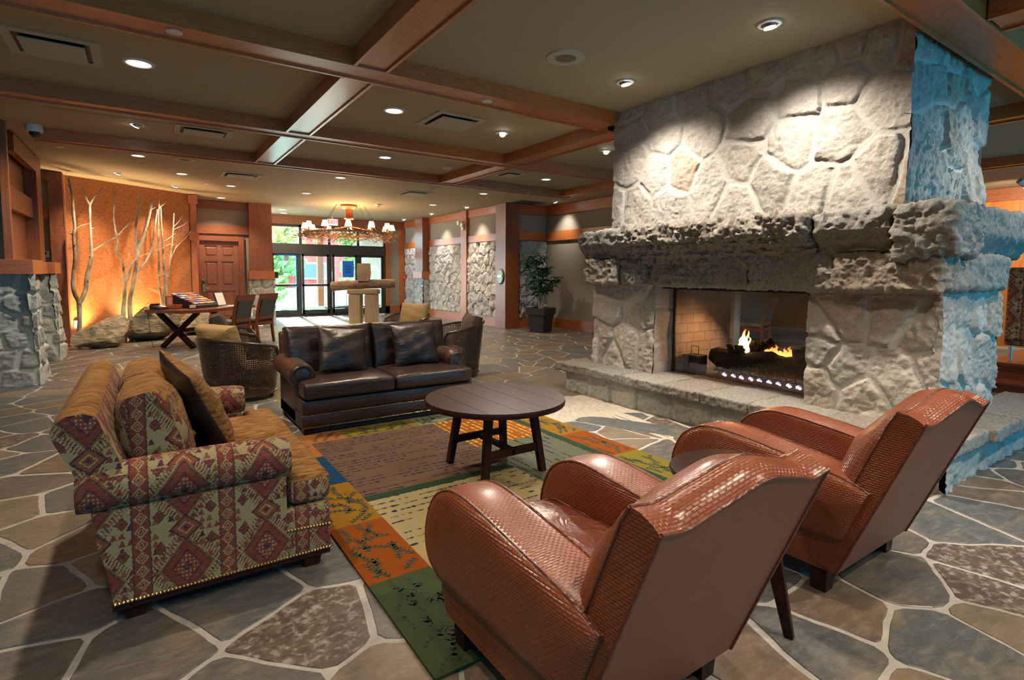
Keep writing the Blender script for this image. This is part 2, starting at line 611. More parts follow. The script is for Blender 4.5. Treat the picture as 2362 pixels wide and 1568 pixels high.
def basket_leather():
    m = M('basketweave_chestnut_leather')
    uv = m.coord('UV')
    x, y, _ = m.xyz(uv)
    # running-bond strips: rows of 11 mm, tiles of 26 mm, offset per row
    ry = y * 95
    row = ry.floor()
    fx = (x * 42 + row * .5)
    a = (1 - fx.tri()) * 2.6      # 0 at joints
    b = (1 - ry.tri()) * 1.7
    tile = a.min(b).clamp()
    v = m.coord()
    n = m.noise(v, 5, 4, .6)
    n2 = m.noise(v, 120, 3, .6)
    c = m.mix(n, (.155, .034, .011), (.285, .070, .022))
    c = m.mix((.35 - tile) * 1.6, c, (.10, .024, .010))
    c = m.mix(((n2 - .6) * 3).clamp() * .4, c, (.42, .16, .07))
    b1 = m.bump(tile + n2 * .15, .55, .004)
    return m.done(c, (n * .2 + .24), nrm=b1, coat=.2, coat_rough=.22)
MT['basket'] = basket_leather()

def vinyl(name, c0, c1, rough=.36, wr=.25, coat=.15, scale=4):
    m = M(name)
    v = m.coord()
    n = m.noise(v, scale, 4, .6)
    g = m.vor(v, 260)
    w = m.noise(m.map(v, (1, 1, 2.2)), 7, 3, .6, 1.4)
    c = m.mix(n, c0, c1)
    bb = m.bump(w, wr, .03, m.bump(g, .12, .002))
    return m.done(c, (n * .18 + rough - .08), nrm=bb, coat=coat, coat_rough=.25)
MT['backvinyl'] = vinyl('chestnut_back_leather', (.20, .060, .036), (.255, .084, .05), .46, .05, .0)
MT['seatleather'] = vinyl('creased_seat_leather', (.105, .028, .016), (.155, .046, .027), .33, .55)
MT['darkleather'] = vinyl('espresso_leather', (.021, .010, .008), (.038, .019, .015), .34, .30, .22)
MT['sidedark'] = vinyl('brown_sofa_leather', (.046, .018, .012), (.070, .028, .018), .38, .2, .15)
MT['pillowleather'] = vinyl('black_brown_pillow_leather', (.017, .010, .009), (.030, .017, .014), .40, .35, .12)

def kilim(name, P=.33, warm=0., Q=.36):
    m = M(name)
    uv = m.coord('UV')
    x, y, _ = m.xyz(uv)
    obc = m.coord()
    j = m.noise(m.comb(x * 1, y * 1), 110, 2) * .018 - .009
    x = x + j
    y = y + j * .7
    cream, red, blue, tan, rust = (.34, .29, .155), (.185, .042, .034), (.06, .025, .046), (.17, .10, .045), (.22, .065, .034)
    u = (x / P).frac() - .5                   # -.5..+.5, band at the edges
    au = u.abs()
    v = (y / Q).frac() - .5
    av = v.abs()
    vv = ((y / Q) + .5).frac() - .5
    avv = vv.abs()
    band = au > .40
    # background motifs: staggered little triangles and crosses
    mu, mv = (x * 34), (y * 30)
    cell = m.nt.nodes.new('ShaderNodeTexWhiteNoise')
    cell.noise_dimensions = '2D'
    m.set(cell.inputs['Vector'], m.comb(mu.floor(), mv.floor()))
    cv = S(m, cell.outputs['Value'])
    ccol = m.rgb(S(m, cell.outputs['Color']))
    fu, fv = (mu.frac() - .5).abs(), mv.frac()
    tri = (fu * 2 < (1 - fv) * .9) * (fv < .8)
    spot = tri * (cv > .6)
    c = m.mix(spot, cream, m.ramp(ccol[1], [(0, red), (.35, blue), (.6, tan), (.8, rust)], 'CONSTANT'))
    # big lozenge in the middle of each repeat
    d = au / .30 + av / .36
    pp = au / .30 - av / .36
    tooth = (pp * 5.5).frac()
    comb_ = (d > 1.16) * (d < 1.42)
    c = m.mix(comb_ * (tooth > .46), c, m.ramp(((pp * 5.5).floor() * .37).frac(), [(0, red), (.3, tan), (.55, rust), (.8, blue)], 'CONSTANT'))
    c = m.mix((d > 1.42) * (d < 1.62) * ((pp * 5.5 + .3).frac() > .66), c, m.ramp(((pp * 5.5).floor() * .61).frac(), [(0, blue), (.35, red), (.7, tan)], 'CONSTANT'))
    c = m.mix((d < 1.10) * (d > 1.0), c, tan)
    c = m.mix((d < 1.0), c, blue)
    c = m.mix((d < .93), c, red)
    c = m.mix((d < .62) * (d > .54), c, blue)
    inner = ((u * 22).frac() > .5) * ((v * 20).frac() > .45)
    c = m.mix((d < .5) * inner, c, cream)
    c = m.mix((d < .18), c, blue)
    # half lozenge with stepped border between repeats
    d2 = au / .20 + avv / .17
    c = m.mix((d2 < 1.), c, blue)
    c = m.mix((d2 < .82), c, rust)
    c = m.mix((d2 < .5) * (d2 > .38), c, cream)
    c = m.mix((d2 < .2), c, blue)
    # small corner lozenges
    su, sv = (au - .30).abs() / .075, (av - .30).abs() / .085
    d3 = su + sv
    c = m.mix((d3 < 1), c, blue)
    c = m.mix((d3 < .8), c, red)
    c = m.mix((d3 < .3), c, blue)
    # vertical band with chained ovals
    c = m.mix(band, c, red)
    c = m.mix((au > .395) * (au < .41), c, blue)
    ub = (au - .5).abs()
    w = (y * 17).frac() - .5
    oval = ub / .075 + w.abs() / .5
    c = m.mix(band * (oval < 1.) * (oval > .74), c, cream)
    c = m.mix(band * (oval < .5) * (oval > .3), c, (.36, .24, .15))
    # chenille weave
    th = m.noise(m.comb(x * 26, y * 260), 1., 2, .6)
    th2 = m.noise(m.comb(x * 300, y * 120), 1., 2, .6)
    c = m.mix(((th - .48) * 4).clamp() * .55, c, (.25, .18, .09))
    c = m.mix(((.5 - th2) * 3).clamp() * .45, c, (.09, .04, .03))
    b = m.bump(th + th2, .5, .006)
    return m.done(c, .9, nrm=b, spec=.12, sheen=.04)
MT['kilim'] = kilim('kilim_chenille')

def chenille():
    m = M('golden_chenille')
    uv = m.coord('UV')
    x, y, _ = m.xyz(uv)
    a = m.noise(m.comb(x * 9, y * 50), 1., 5, .7, .8)
    b = m.noise(m.comb(x * 30, y * 200), 1., 2, .6)
    c = m.ramp(a, [(.32, (.075, .028, .010)), (.44, (.17, .068, .018)), (.54, (.25, .135, .034)), (.66, (.31, .215, .075)), (.8, (.17, .058, .024))])
    c = m.mix(((b - .5) * 3).clamp() * .5, c, (.09, .04, .02))
    return m.done(c, .9, nrm=m.bump(a + b, .45, .006), spec=.12, sheen=.04)
MT['chenille'] = chenille()

def wicker():
    m = M('woven_brown_rattan')
    uv = m.coord('UV')
    x, y, _ = m.xyz(uv)
    k = 42.
    a = (x * k).tri()
    b = (y * k).tri()
    hole = ((1 - a) > .40) * ((1 - b) > .40) * (y > .12)
    v = m.coord()
    n = m.noise(v, 60, 3)
    c = m.mix(n, (.028, .014, .009), (.10, .055, .035))
    strand = (a * 3.14).sin().abs() + (b * 3.14).sin().abs()
    al = 1 - hole
    return m.done(c, .28, nrm=m.bump(strand, .6, .006), coat=.35, coat_rough=.2, alpha=al)
MT['wicker'] = wicker()
MT['rattan'] = plain('rattan_wrap', (.045, .024, .017), .3, coat=.3, var=.4, scale=90)

def rugmat(name, base, dash, dash2=None, d='y', gap=.055, mott=.25):
    m = M(name)
    v = m.coord()
    x, y, _ = m.xyz(v)
    n = m.noise(v, 6, 4, .6)
    f = m.noise(v, 180, 2)
    c = m.mix(n * mott, base, tuple(k * .55 for k in base))
    c = m.mix(((f - .5) * 2).clamp() * .3, c, tuple(k * .6 for k in base))
    if dash is not None:
        a, t = (x, y) if d == 'x' else (y, x)     # lines repeat along a, run along t
        wob = m.noise(m.comb(t * 5, (a / gap).floor()), 1., 2) * .012
        aa = (a + wob) / gap
        row = aa.floor()
        line = (aa.frac() - .5).abs() * gap
        w = m.noise(m.comb(t * 30, row * 7.3), 1., 2, .5)
        sel = m.noise(m.comb(t * 2.2, row * 3.7), 1., 1)
        lw = ((w - .40) * .05)
        on = (line < lw)
        c = m.mix(on * (sel > .42), c, dash)
        if dash2 is not None:
            w2 = m.noise(m.comb(t * 22 + 40, row * 5.1), 1., 2, .5)
            on2 = (line < (w2 - .42) * .04)
            c = m.mix(on2 * (sel < .5), c, dash2)
    return m.done(c, .95, nrm=m.bump(f, .4, .004), spec=.08)

MT['door'] = wood('fir_door', 'z', (.17, .052, .018), (.27, .095, .036), (.36, .145, .06), rough=.4, coat=.2)
MT['pane'] = None
def glass_mat(name, tint=(.9, .97, .95), gl=.12):
    m = M(name)
    t = m.nt.nodes.new('ShaderNodeBsdfTransparent')
    t.inputs[0].default_value = tint + (1,)
    g = m.nt.nodes.new('ShaderNodeBsdfGlossy')
    g.inputs['Roughness'].default_value = .03
    f = m.nt.nodes.new('ShaderNodeFresnel')
    f.inputs[0].default_value = 1.45
    k = m.math('MULTIPLY', S(m, f.outputs[0]), gl * 8)
    x = m.nt.nodes.new('ShaderNodeMixShader')
    m.set(x.inputs[0], k)
    m.nt.links.new(t.outputs[0], x.inputs[1])
    m.nt.links.new(g.outputs[0], x.inputs[2])
    m.nt.links.new(x.outputs[0], m.out.inputs[0])
    return m.mat
MT['pane'] = glass_mat('clear_pane')
MT['white'] = plain('white_plastic', (.72, .72, .68), .4)
MT['black'] = plain('black_iron', (.012, .012, .013), .5)
MT['bronze'] = plain('dark_bronze_frame', (.035, .034, .033), .45, .3)
MT['steel'] = plain('brushed_steel', (.55, .54, .5), .3, 1)
MT['brass'] = plain('aged_brass', (.55, .40, .17), .3, 1)
MT['lamp'] = glow('lamp_lens', (1, .93, .82), 30)
MT['lampdim'] = glow('downlight_diffuser', (1, .93, .85), 3.2)
ZC, ZB = 3.40, 3.25

# ------------------------------------------------------------ shell
def struct(name, bm, mat, parent=None, label=None, cat=None, **k):
    o = obj(name, bm, mat, parent, **k)
    if parent is None: tag(o, label, cat, None, 'structure')
    return o

# ---- flagstone floor: mortar bed with individually cut slabs
def clip(poly, a, b, c):
    out = []
    for i in range(len(poly)):
        p, q = poly[i], poly[(i + 1) % len(poly)]
        dp, dq = a * p[0] + b * p[1] - c, a * q[0] + b * q[1] - c
        if dp <= 0: out.append(p)
        if dp * dq < 0:
            t = dp / (dp - dq)
            out.append((p[0] + (q[0] - p[0]) * t, p[1] + (q[1] - p[1]) * t))
    return out

def floor_mesh():
    rnd = random.Random(12)
    seeds = []
    X0, X1, Y0, Y1 = -3.0, 12.0, -2.6, 19.2
    pts = [(0.55, 2.25), (0.25, 1.95), (.72, 1.78), (.42, 1.62), (.05, 1.72), (-.3, 1.95), (-.1, 2.5), (-.45, 2.6), (-.75, 3.2), (-.6, 2.25)]
    pts += [(3.95, 3.55), (3.75, 4.1), (4.2, 3.9), (3.62, 3.0), (4.1, 2.85)]
    def okp(p, dmin):
        return all((p[0] - q[0]) ** 2 + (p[1] - q[1]) ** 2 > dmin ** 2 for q in grid_near(p))
    G = {}
    def grid_near(p):
        i, j = int(p[0] // 1), int(p[1] // 1)
        return [q for a in (-1, 0, 1) for b in (-1, 0, 1) for q in G.get((i + a, j + b), [])]
    def add(p):
        G.setdefault((int(p[0] // 1), int(p[1] // 1)), []).append(p)
        seeds.append(p)
    for p in pts: add(p)
    for _ in range(14000):
        p = (rnd.uniform(X0, X1), rnd.uniform(Y0, Y1))
        peb = 3.5 < p[0] < 4.42 and 4.15 < p[1] < 4.95
        if peb: continue
        if okp(p, rnd.choice((.24, .42, .5, .56, .6))): add(p)
    npeb = len(seeds)
    for _ in range(5000):
        p = (rnd.uniform(3.44, 4.43), rnd.uniform(4.1, 5.0))
        if p[1] < 4.3 - (p[0] - 3.5) * .12 or p[1] > 4.98 - abs(p[0] - 3.9) * .2: continue
        if okp(p, .052): add(p)
    tops, cols, faces, mi = [], [], [], []
    arr = np.array(seeds)
    for k, s in enumerate(seeds):
        d = ((arr - np.array(s)) ** 2).sum(1)
        peb = k >= npeb
        near = np.argsort(d)[1:26]
        poly = [(max(X0, s[0] - 1.2), max(Y0, s[1] - 1.2)), (min(X1, s[0] + 1.2), max(Y0, s[1] - 1.2)), (min(X1, s[0] + 1.2), min(Y1, s[1] + 1.2)), (max(X0, s[0] - 1.2), min(Y1, s[1] + 1.2))]
        gap = .0035 if peb else rnd.choice((.010, .013, .017))
        for n in near:
            if d[n] > 4: break
            q = seeds[n]
            dx, dy = q[0] - s[0], q[1] - s[1]
            L = math.hypot(dx, dy)
            g = min(gap, .0035) if (n >= npeb and peb) else gap
            poly = clip(poly, dx / L, dy / L, (dx * (s[0] + q[0]) / 2 + dy * (s[1] + q[1]) / 2) / L - g)
            if len(poly) < 3: break
        if len(poly) < 3: continue
        # wavy outline, slightly rounded corners
        out = []
        n = len(poly)
        st = .03 if peb else .05
        for i in range(n):
            p, q = poly[i], poly[(i + 1) % n]
            L = math.dist(p, q)
            if L < (.006 if peb else .02): continue
            m = max(2, int(L / st))
            for j in range(m):
                t = (j + .5) / m
                out.append((p[0] + (q[0] - p[0]) * t, p[1] + (q[1] - p[1]) * t))
        if len(out) < 3: continue
        if not peb:
            nx = fbm(np.array([o[0] for o in out]), np.array([o[1] for o in out]), 0 * np.array([o[0] for o in out]), 5, 3, 3)
            ny = fbm(np.array([o[0] for o in out]), np.array([o[1] for o in out]), 0 * np.array([o[0] for o in out]) + 5, 5, 3, 8)
            out = [(o[0] + a * .022, o[1] + b * .022) for o, a, b in zip(out, nx, ny)]
        b0 = len(tops)
        zt = rnd.uniform(-.0012, .0012)
        col = (rnd.random(), 0. if peb else 1., rnd.random(), 1)
        if k == 0: col = (.9, 1, .97, 1)
        cx, cy = sum(o[0] for o in out) / len(out), sum(o[1] for o in out) / len(out)
        for sc, z in ((1, -.012), (1, -.003 + zt), (.985 if not peb else .8, zt)):
            for o in out:
                tops.append((cx + (o[0] - cx) * sc, cy + (o[1] - cy) * sc, z))
                cols.append(col)
        L = len(out)
        for lv in (0, 1):
            for i in range(L):
                faces.append((b0 + lv * L + i, b0 + lv * L + (i + 1) % L, b0 + lv * L + L + (i + 1) % L, b0 + lv * L + L + i))
                mi.append(0)
        faces.append(tuple(b0 + 2 * L + i for i in range(L)))
        mi.append(0)
    b0 = len(tops)
    for x, y in ((X0 - .5, Y0 - .5), (X1 + .5, Y0 - .5), (X1 + .5, Y1 + .5), (X0 - .5, Y1 + .5)):
        for z in (-.004, -.15):
            tops.append((x, y, z))
            cols.append((0, 0, 0, 1))
    faces.append((b0, b0 + 2, b0 + 4, b0 + 6)); mi.append(1)
    faces.append((b0 + 7, b0 + 5, b0 + 3, b0 + 1)); mi.append(1)
    for i in range(4):
        a, b = b0 + 2 * i, b0 + 2 * ((i + 1) % 4)
        faces.append((a, a + 1, b + 1, b)); mi.append(1)
    me = bpy.data.meshes.new('floor')
    me.from_pydata(tops, [], faces)
    at = me.attributes.new('tint', 'FLOAT_COLOR', 'POINT')
    at.data.foreach_set('color', np.array(cols, np.float32).ravel())
    o = finish('floor', me, [MT['flag'], MT['grout']])
    me.polygons.foreach_set('material_index', mi)
    tag(o, 'irregular slate flagstone lobby floor with pale mortar joints', 'floor', None, 'structure')
floor_mesh()

b = B(); box(b, -3.4, 15.8, -3.1, 19.6, ZC, ZC + .12)
struct('ceiling', b, MT['ceil'], label='flat taupe painted lobby ceiling above the timber beams', cat='ceiling')

# ------------------------------------------------------------ ceiling beams
def beam(name, d, a, b2, c0, c1, label, mat=None):
    """boxed beam: two side boards and a soffit set 15 mm up between them"""
    bm = B()
    t, up = .028, .018
    z0, z1 = ZB, ZC + .0
    def bx(p0, p1, q0, q1, z0, z1):
        if d == 'x': box(bm, p0, p1, q0, q1, z0, z1)
        else: box(bm, q0, q1, p0, p1, z0, z1)
    bx(a, b2, c0, c0 + t, z0, z1)
    bx(a, b2, c1 - t, c1, z0, z1)
    bx(a, b2, c0 + t, c1 - t, z0 + up, z0 + up + .03)
    o = obj(name, bm, mat or MT['beam_' + d])
    return tag(o, label, 'beam', 'boxed timber ceiling beams')
YB = [(1.33, 1.64), (4.65, 4.99), (7.29, 7.56), (9.58, 9.80)]
XM, XR, X3 = (1.53, 1.84), (4.82, 5.16), (7.9, 8.2)
beam('ceiling_beam', 'x', -3.2, 14.8, *YB[0], 'wide beam at top right passing the blue lit side of the chimney')
beam('ceiling_beam', 'x', -2.2, 4.66, *YB[1], 'nearest long beam crossing from upper left into the chimney')
beam('ceiling_beam', 'x', -2.2, 8.1, *YB[2], 'middle long beam with the ceiling vents on either side')
beam('ceiling_beam', 'x', -1.16, 8.14, *YB[3], 'farthest long beam ending at the left stone post with the camera')
beam('ceiling_beam', 'y', 1.65, 4.64, *XM, 'big cross beam running out of the top of the picture')
beam('ceiling_beam', 'y', 5.0, 7.28, *XM, 'cross beam with a glossy daylit underside between the first two long beams')
beam('ceiling_beam', 'y', 7.57, 9.57, *XM, 'shortest glossy daylit cross beam at the far end of its row')
beam('ceiling_beam', 'y', 5.0, 7.28, *XR, 'right hand cross beam meeting the chimney corner')
beam('ceiling_beam', 'y', 7.57, 9.57, *XR, 'right hand cross beam beyond the smoke detector')
beam('ceiling_beam', 'y', 7.57, 9.57, *X3, 'far right cross beam just left of the chimney edge')
beam('ceiling_beam', 'y', -2.4, 1.32, *XR, 'dark cross beam in the top right corner')
beam('ceiling_beam', 'y', 1.65, 6.5, 7.95, 8.2, 'nearer beam in the gap right of the chimney')
beam('ceiling_beam', 'y', 1.65, 6.5, 11.3, 11.55, 'farther beam in the gap right of the chimney')

# ------------------------------------------------------------ right wall with fieldstone panels
XW = 8.2
def panel_y(name, x, y0, y1, z0, z1, parent, seed, mat='ledger', **k):
    h = HF()
    a = dict(res=.028, depth=.05, rough=.05, mort=.004, jit=.08, edge=.06)
    a.update(k)
    h.patch((x, y1, z0), (0, -1, 0), (0, 0, 1), y1 - y0, z1 - z0, rseeds(y1 - y0, z1 - z0, .34, .30, seed), seed=seed, **a)
    return h.obj(name, MT[mat], parent)
b = B(); box(b, XW, XW + .25, 12.61, 19.2, 0, ZC)
wr = struct('wall_right', b, MT['paper'], label='long right wall of taupe wallpaper over pale fieldstone panels', cat='wall')
panel_y('stone_panel', XW - .01, 12.62, 14.33, .28, 2.40, wr, 3)
panel_y('stone_panel', XW - .01, 14.72, 17.0, .28, 2.40, wr, 4)
panel_y('stone_panel', XW - .01, 17.7, 19.1, .28, 2.40, wr, 5)
def trim_y(n, x, y0, y1, z0, z1, label, th=.04, mat='trim_y'):
    bm = B(); box(bm, x - th, x, y0, y1, z0, z1)
    return struct('trim_%d' % n, bm, MT[mat], label=label, cat='trim')
trim_y(1, XW, 12.6, 19.2, 3.17, 3.39, 'orange fir band along the top of the right wall')
trim_y(2, XW, 12.6, 19.2, 2.42, 2.62, 'orange fir rail above the fieldstone panels of the right wall')
b = B(); box(b, XW - .04, XW, 12.6, 19.2, 0, .27)
struct('baseboard_right', b, MT['trim_y'], label='tall orange fir baseboard under the fieldstone panels', cat='baseboard')
b = B(); box(b, XW - .09, XW, 14.35, 14.70, 0, ZC)
tag(obj('wood_pilaster', b, MT['trim_z']), 'narrow wood pilaster with emergency lamp between two fieldstone panels', 'pilaster')
# square corner post
t = thing('wood_post', 'tall square wood post with wall clock beside the potted plant', 'post', (8.33, 12.32, 0))
b = B(); box(b, 8.05, 8.50, 12.10, 12.60, 0, ZC - .005, bev=.006); obj('shaft', b, MT['wood_z'], t, shift=(-8.33, -12.32, 0))
# far engaged column
t = thing('stone_column', 'square column with stone base and wood top against the far right wall', 'column', (8.06, 17.35, 0))
b = B(); box(b, 7.92, 8.19, 17.05, 17.66, 1.52, ZC - .005); obj('wood_casing', b, MT['wood_z'], t, shift=(-8.06, -17.35, 0))
b = B(); box(b, 7.86, 8.19, 16.99, 17.72, 1.32, 1.55); obj('ledge', b, MT['trim_y'], t, shift=(-8.06, -17.35, 0))
h = HF()
for P0, U, w in (((7.95, 17.69, 0), (0, -1, 0), .64), ((7.95, 17.05, 0), (1, 0, 0), .24), ((8.19, 17.69, 0), (-1, 0, 0), .24)):
    h.patch(P0, U, (0, 0, 1), w, 1.32, rseeds(w, 1.32, .26, .26, 8), res=.03, seed=8)
h.obj('stone_base', MT['ashlar'], t, origin=(8.06, 17.35, 0))
# alcove behind the plant
b = B(); box(b, 8.52, 9.6, 12.2, 12.4, 0, ZC)
wb = struct('wall_alcove', b, MT['paper'], label='short wall of wallpaper over stone behind the potted plant', cat='wall')
h = HF()
h.patch((8.54, 12.19, .28), (1, 0, 0), (0, 0, 1), .93, 2.12, rseeds(.93, 2.12, .34, .3, 6), res=.028, depth=.05, rough=.05, mort=.004, jit=.08, seed=6)
h.obj('stone_panel', MT['ledger'], wb)
b = B(); box(b, 8.5, 9.5, 12.15, 12.2, 3.13, 3.39); struct('trim_3', b, MT['trim_x'], label='orange fir band at the ceiling behind the plant', cat='trim')
b = B(); box(b, 8.5, 9.5, 12.15, 12.2, 2.42, 2.66); struct('trim_4', b, MT['trim_x'], label='orange fir rail above the stone behind the plant', cat='trim')
b = B(); box(b, 8.5, 9.5, 12.15, 12.2, 0, .27); struct('baseboard_alcove', b, MT['trim_x'], label='orange fir baseboard behind the plant pot', cat='baseboard')
b = B(); box(b, 9.5, 9.7, 6.2, 12.3, 0, ZC); struct('wall_east', b, MT['paper'], label='plain taupe wallpapered wall between the plant and the mantel', cat='wall')
b = B(); box(b, 9.45, 9.5, 6.2, 12.15, 3.13, 3.39); struct('trim_5', b, MT['trim_y'], label='orange fir band at the ceiling left of the chimney', cat='trim')
b = B(); box(b, 9.45, 9.5, 6.2, 12.15, 2.42, 2.68); struct('trim_6', b, MT['trim_y'], label='orange fir rail crossing the wall left of the mantel', cat='trim')
b = B(); box(b, 9.45, 9.5, 6.2, 12.15, 0, .27); struct('baseboard_east', b, MT['trim_y'], label='orange fir baseboard left of the hearth', cat='baseboard')

# ------------------------------------------------------------ left side
b = B()
v = [(-1.24, 13.98), (.97, 15.56), (.85, 15.72), (-1.36, 14.14)]
prism(b, v, 'z', 0, ZC)
struct('wall_left', b, MT['orange'], label='angled orange strawboard wall behind the bare branches', cat='wall')
b = B(); box(b, -2.6, -1.62, 13.72, 13.9, 0, ZC); box(b, -1.62, -1.3, 13.72, 13.9, 0, ZC)
struct('wall_front', b, MT['paper'], label='narrow taupe wall panel with thermostat at far left', cat='wall')
t = thing('wall_frame', 'orange wood frame around the taupe panel with the thermostat', 'trim', (-1.4, 13.7, 0))
b = B(); box(b, -1.46, -1.24, 13.62, 13.95, 0, ZC - .01); obj('stile', b, MT['wood_z'], t, shift=(1.4, -13.7, 0))
b = B(); box(b, -2.6, -1.46, 13.64, 13.72, 3.19, ZC - .01); obj('rail', b, MT['wood_x'], t, shift=(1.4, -13.7, 0))
b = B(); box(b, -2.6, -1.46, 13.64, 13.72, 2.50, 2.75); obj('rail', b, MT['wood_x'], t, shift=(1.4, -13.7, 0))
b = B(); box(b, -2.6, -1.46, 13.64, 13.72, 0, .3); obj('rail', b, MT['wood_x'], t, shift=(1.4, -13.7, 0))
t = thing('thermostat', 'white thermostat on the taupe panel at far left', 'thermostat', (-1.56, 13.71, 1.82))
b = B(); box(b, -.065, .065, -.025, .008, -.06, .06, bev=.006); obj('case', b, MT['white'], t)
b = B(); box(b, -.022, .022, -.03, -.02, -.02, .04); obj('display', b, MT['black'], t)
t = thing('wall_outlet', 'white outlet plate low on the orange wall', 'outlet', (-1.17, 14.0, .42))
b = B(); box(b, -.04, .04, -.014, .03, -.07, .07, bev=.004); obj('plate', b, MT['white'], t)
for k in (.015, -.045):
    b = B(); box(b, -.015, .015, -.018, -.012, k, k + .03); obj('socket', b, MT['grey_trim'], t)
t = thing('wood_post', 'orange corner post between the branch wall and the wooden door', 'post', (1.06, 15.75, 0))
b = B(); box(b, .99, 1.13, 15.60, 16.52, 0, ZC - .005); obj('shaft', b, MT['trim_z'], t, shift=(-1.06, -15.75, 0))
for k in (2.28, 3.18):
    b = B(); box(b, .96, 1.16, 15.50, 15.60, k, k + .2); obj('block', b, MT['trim_z'], t, shift=(-1.06, -15.75, 0))
# door wall
b = B(); box(b, .95, 1.18, 16.6, 16.8, 0, ZC); box(b, 2.24, 2.5, 16.6, 16.8, 0, ZC); box(b, 1.18, 2.24, 16.6, 16.8, 2.36, ZC)
box(b, .70, .975, 15.76, 16.8, 0, ZC); struct('wall_back', b, MT['paper'], label='taupe wall above and around the panelled wooden door', cat='wall')
b = B(); box(b, 1.12, 2.5, 16.54, 16.6, 3.18, 3.39); struct('trim_7', b, MT['wood_x'], label='wood band at the ceiling above the wooden door', cat='trim')
b = B(); box(b, 1.12, 2.5, 16.53, 16.6, 2.52, 2.76); struct('trim_8', b, MT['wood_x'], label='wood rail just over the wooden door frame', cat='trim')
dr = thing('door_1', 'six panel wooden door with brass lock plate', 'door', (1.71, 16.62, 0), kind='structure')
b = B(); box(b, 1.11, 1.24, 16.52, 16.7, 0, 2.46); box(b, 2.18, 2.31, 16.52, 16.7, 0, 2.46); box(b, 1.24, 2.18, 16.52, 16.7, 2.33, 2.46); obj('frame', b, MT['wood_z'], dr, shift=(-1.71, -16.62, 0))
b = B()
x0, x1 = 1.24, 2.18
for a, c in ((x0, x0 + .12), (x1 - .12, x1), (1.66, 1.76)): box(b, a, c, 16.6, 16.65, 0, 2.33)
for a, c in ((0, .25), (.98, 1.12), (1.78, 1.9), (2.2, 2.33)): box(b, x0, x1, 16.602, 16.65, a, c)
obj('leaf', b, MT['door'], dr, shift=(-1.71, -16.62, 0))
for z0, z1 in ((.25, .98), (1.12, 1.78), (1.9, 2.2)):
    for a, c in ((x0 + .12, 1.66), (1.76, x1 - .12)):
        b = B(); box(b, a, c, 16.625, 16.645, z0, z1); box(b, a + .04, c - .04, 16.608, 16.63, z0 + .05, z1 - .05, bev=.012); obj('panel', b, MT['door'], dr, shift=(-1.71, -16.62, 0))
b = B(); box(b, 1.27, 1.36, 16.585, 16.602, .95, 1.30, bev=.02); lp = obj('lock_plate', b, MT['brass'], dr, shift=(-1.71, -16.62, 0))
b = B(); tube(b, [(1.32, 16.6, 1.06), (1.32, 16.53, 1.06), (1.44, 16.53, 1.06)], .011, 8); obj('handle', b, MT['brass'], dr, shift=(-1.71, -16.62, 0), smooth=True)
b = B(); box(b, 1.295, 1.335, 16.575, 16.59, 1.16, 1.26); obj('card_reader', b, MT['black'], dr, shift=(-1.71, -16.62, 0))
# column left of the entrance
t = thing('stone_column', 'wide column with stone base and wood top beside the sliding doors', 'column', (2.72, 16.8, 0))
b = B(); box(b, 2.44, 3.02, 16.42, 17.3, 1.52, ZC - .005); obj('wood_casing', b, MT['wood_z'], t, shift=(-2.72, -16.8, 0))
b = B(); box(b, 2.40, 3.06, 16.38, 17.34, 1.30, 1.53); obj('ledge', b, MT['trim_x'], t, shift=(-2.72, -16.8, 0))
h = HF()
for P0, U, w in (((2.46, 16.40, 0), (1, 0, 0), .56), ((3.02, 16.40, 0), (0, 1, 0), .9), ((2.46, 17.3, 0), (0, -1, 0), .9)):
    h.patch(P0, U, (0, .06 if U[0] else 0, 1), w, 1.31, rseeds(w, 1.31, .3, .26, 18), res=.03, seed=18, depth=.05)
h.obj('stone_base', MT['ashlar'], t, origin=(2.72, 16.8, 0))

# ---- pair of stone piers with timber screen at far left
def stone_pier(name, label, x0, x1, y0, y1, zs, ztop, seed, casing):
    cx, cy = (x0 + x1) / 2, (y0 + y1) / 2
    t = thing(name, label, 'column', (cx, cy, 0))
    h = HF()
    bt = .10
    for P0, U, w, lean in (((x0, y0 - bt, 0), (1, 0, 0), x1 - x0 + bt, (0, bt)), ((x1 + bt, y0 - bt, 0), (0, 1, 0), y1 - y0 + bt, (-bt, 0))):
        sd = rseeds(w, zs, .36, .235, seed, .28, True)
        h.patch(P0, U, (lean[0] / zs, lean[1] / zs, 1), w, zs, sd, res=.016, depth=.022, rough=.024, mort=.015, jit=.02, aniso=(.62, 1), seed=seed, edge=.035)
    h.obj('stone_base', MT['ashlar'], t, origin=(cx, cy, 0))
    b = B(); box(b, x0 - .05, x1 + .09, y0 - .08, y1 + .02, zs, zs + .19, bev=.004); obj('ledge', b, MT['trim_x'], t, shift=(-cx, -cy, 0))
    b = B()
    for q in casing: box(b, *q)
    obj('timber_casing', b, MT['wood_z'], t, shift=(-cx, -cy, 0))
stone_pier('stone_pier', 'nearer stone pier with timber post under the dome camera', -2.7, -1.27, 9.34, 10.05, 1.45, ZC, 21,
           [(-2.7, -1.47, 9.46, 9.98, 1.64, ZC - .005), (-1.47, -1.39, 9.42, 9.5, 1.64, ZC - .005)])
stone_pier('stone_pier', 'farther stone pier standing behind the first one at left', -2.7, -1.30, 11.72, 12.4, 1.45, ZC, 23,
           [(-2.7, -1.40, 11.8, 12.3, 1.64, ZC - .005)])
t = thing('timber_screen', 'timber rails joining the two stone piers at far left', 'screen', (-1.5, 10.9, 1.6))
for z0, z1, x in ((3.12, 3.36, -1.40), (2.35, 2.66, -1.46)):
    b = B(); box(b, x - .09, x, 9.99, 11.79, z0, z1); obj('rail', b, MT['wood_y'], t, shift=(1.5, -10.9, -1.6))
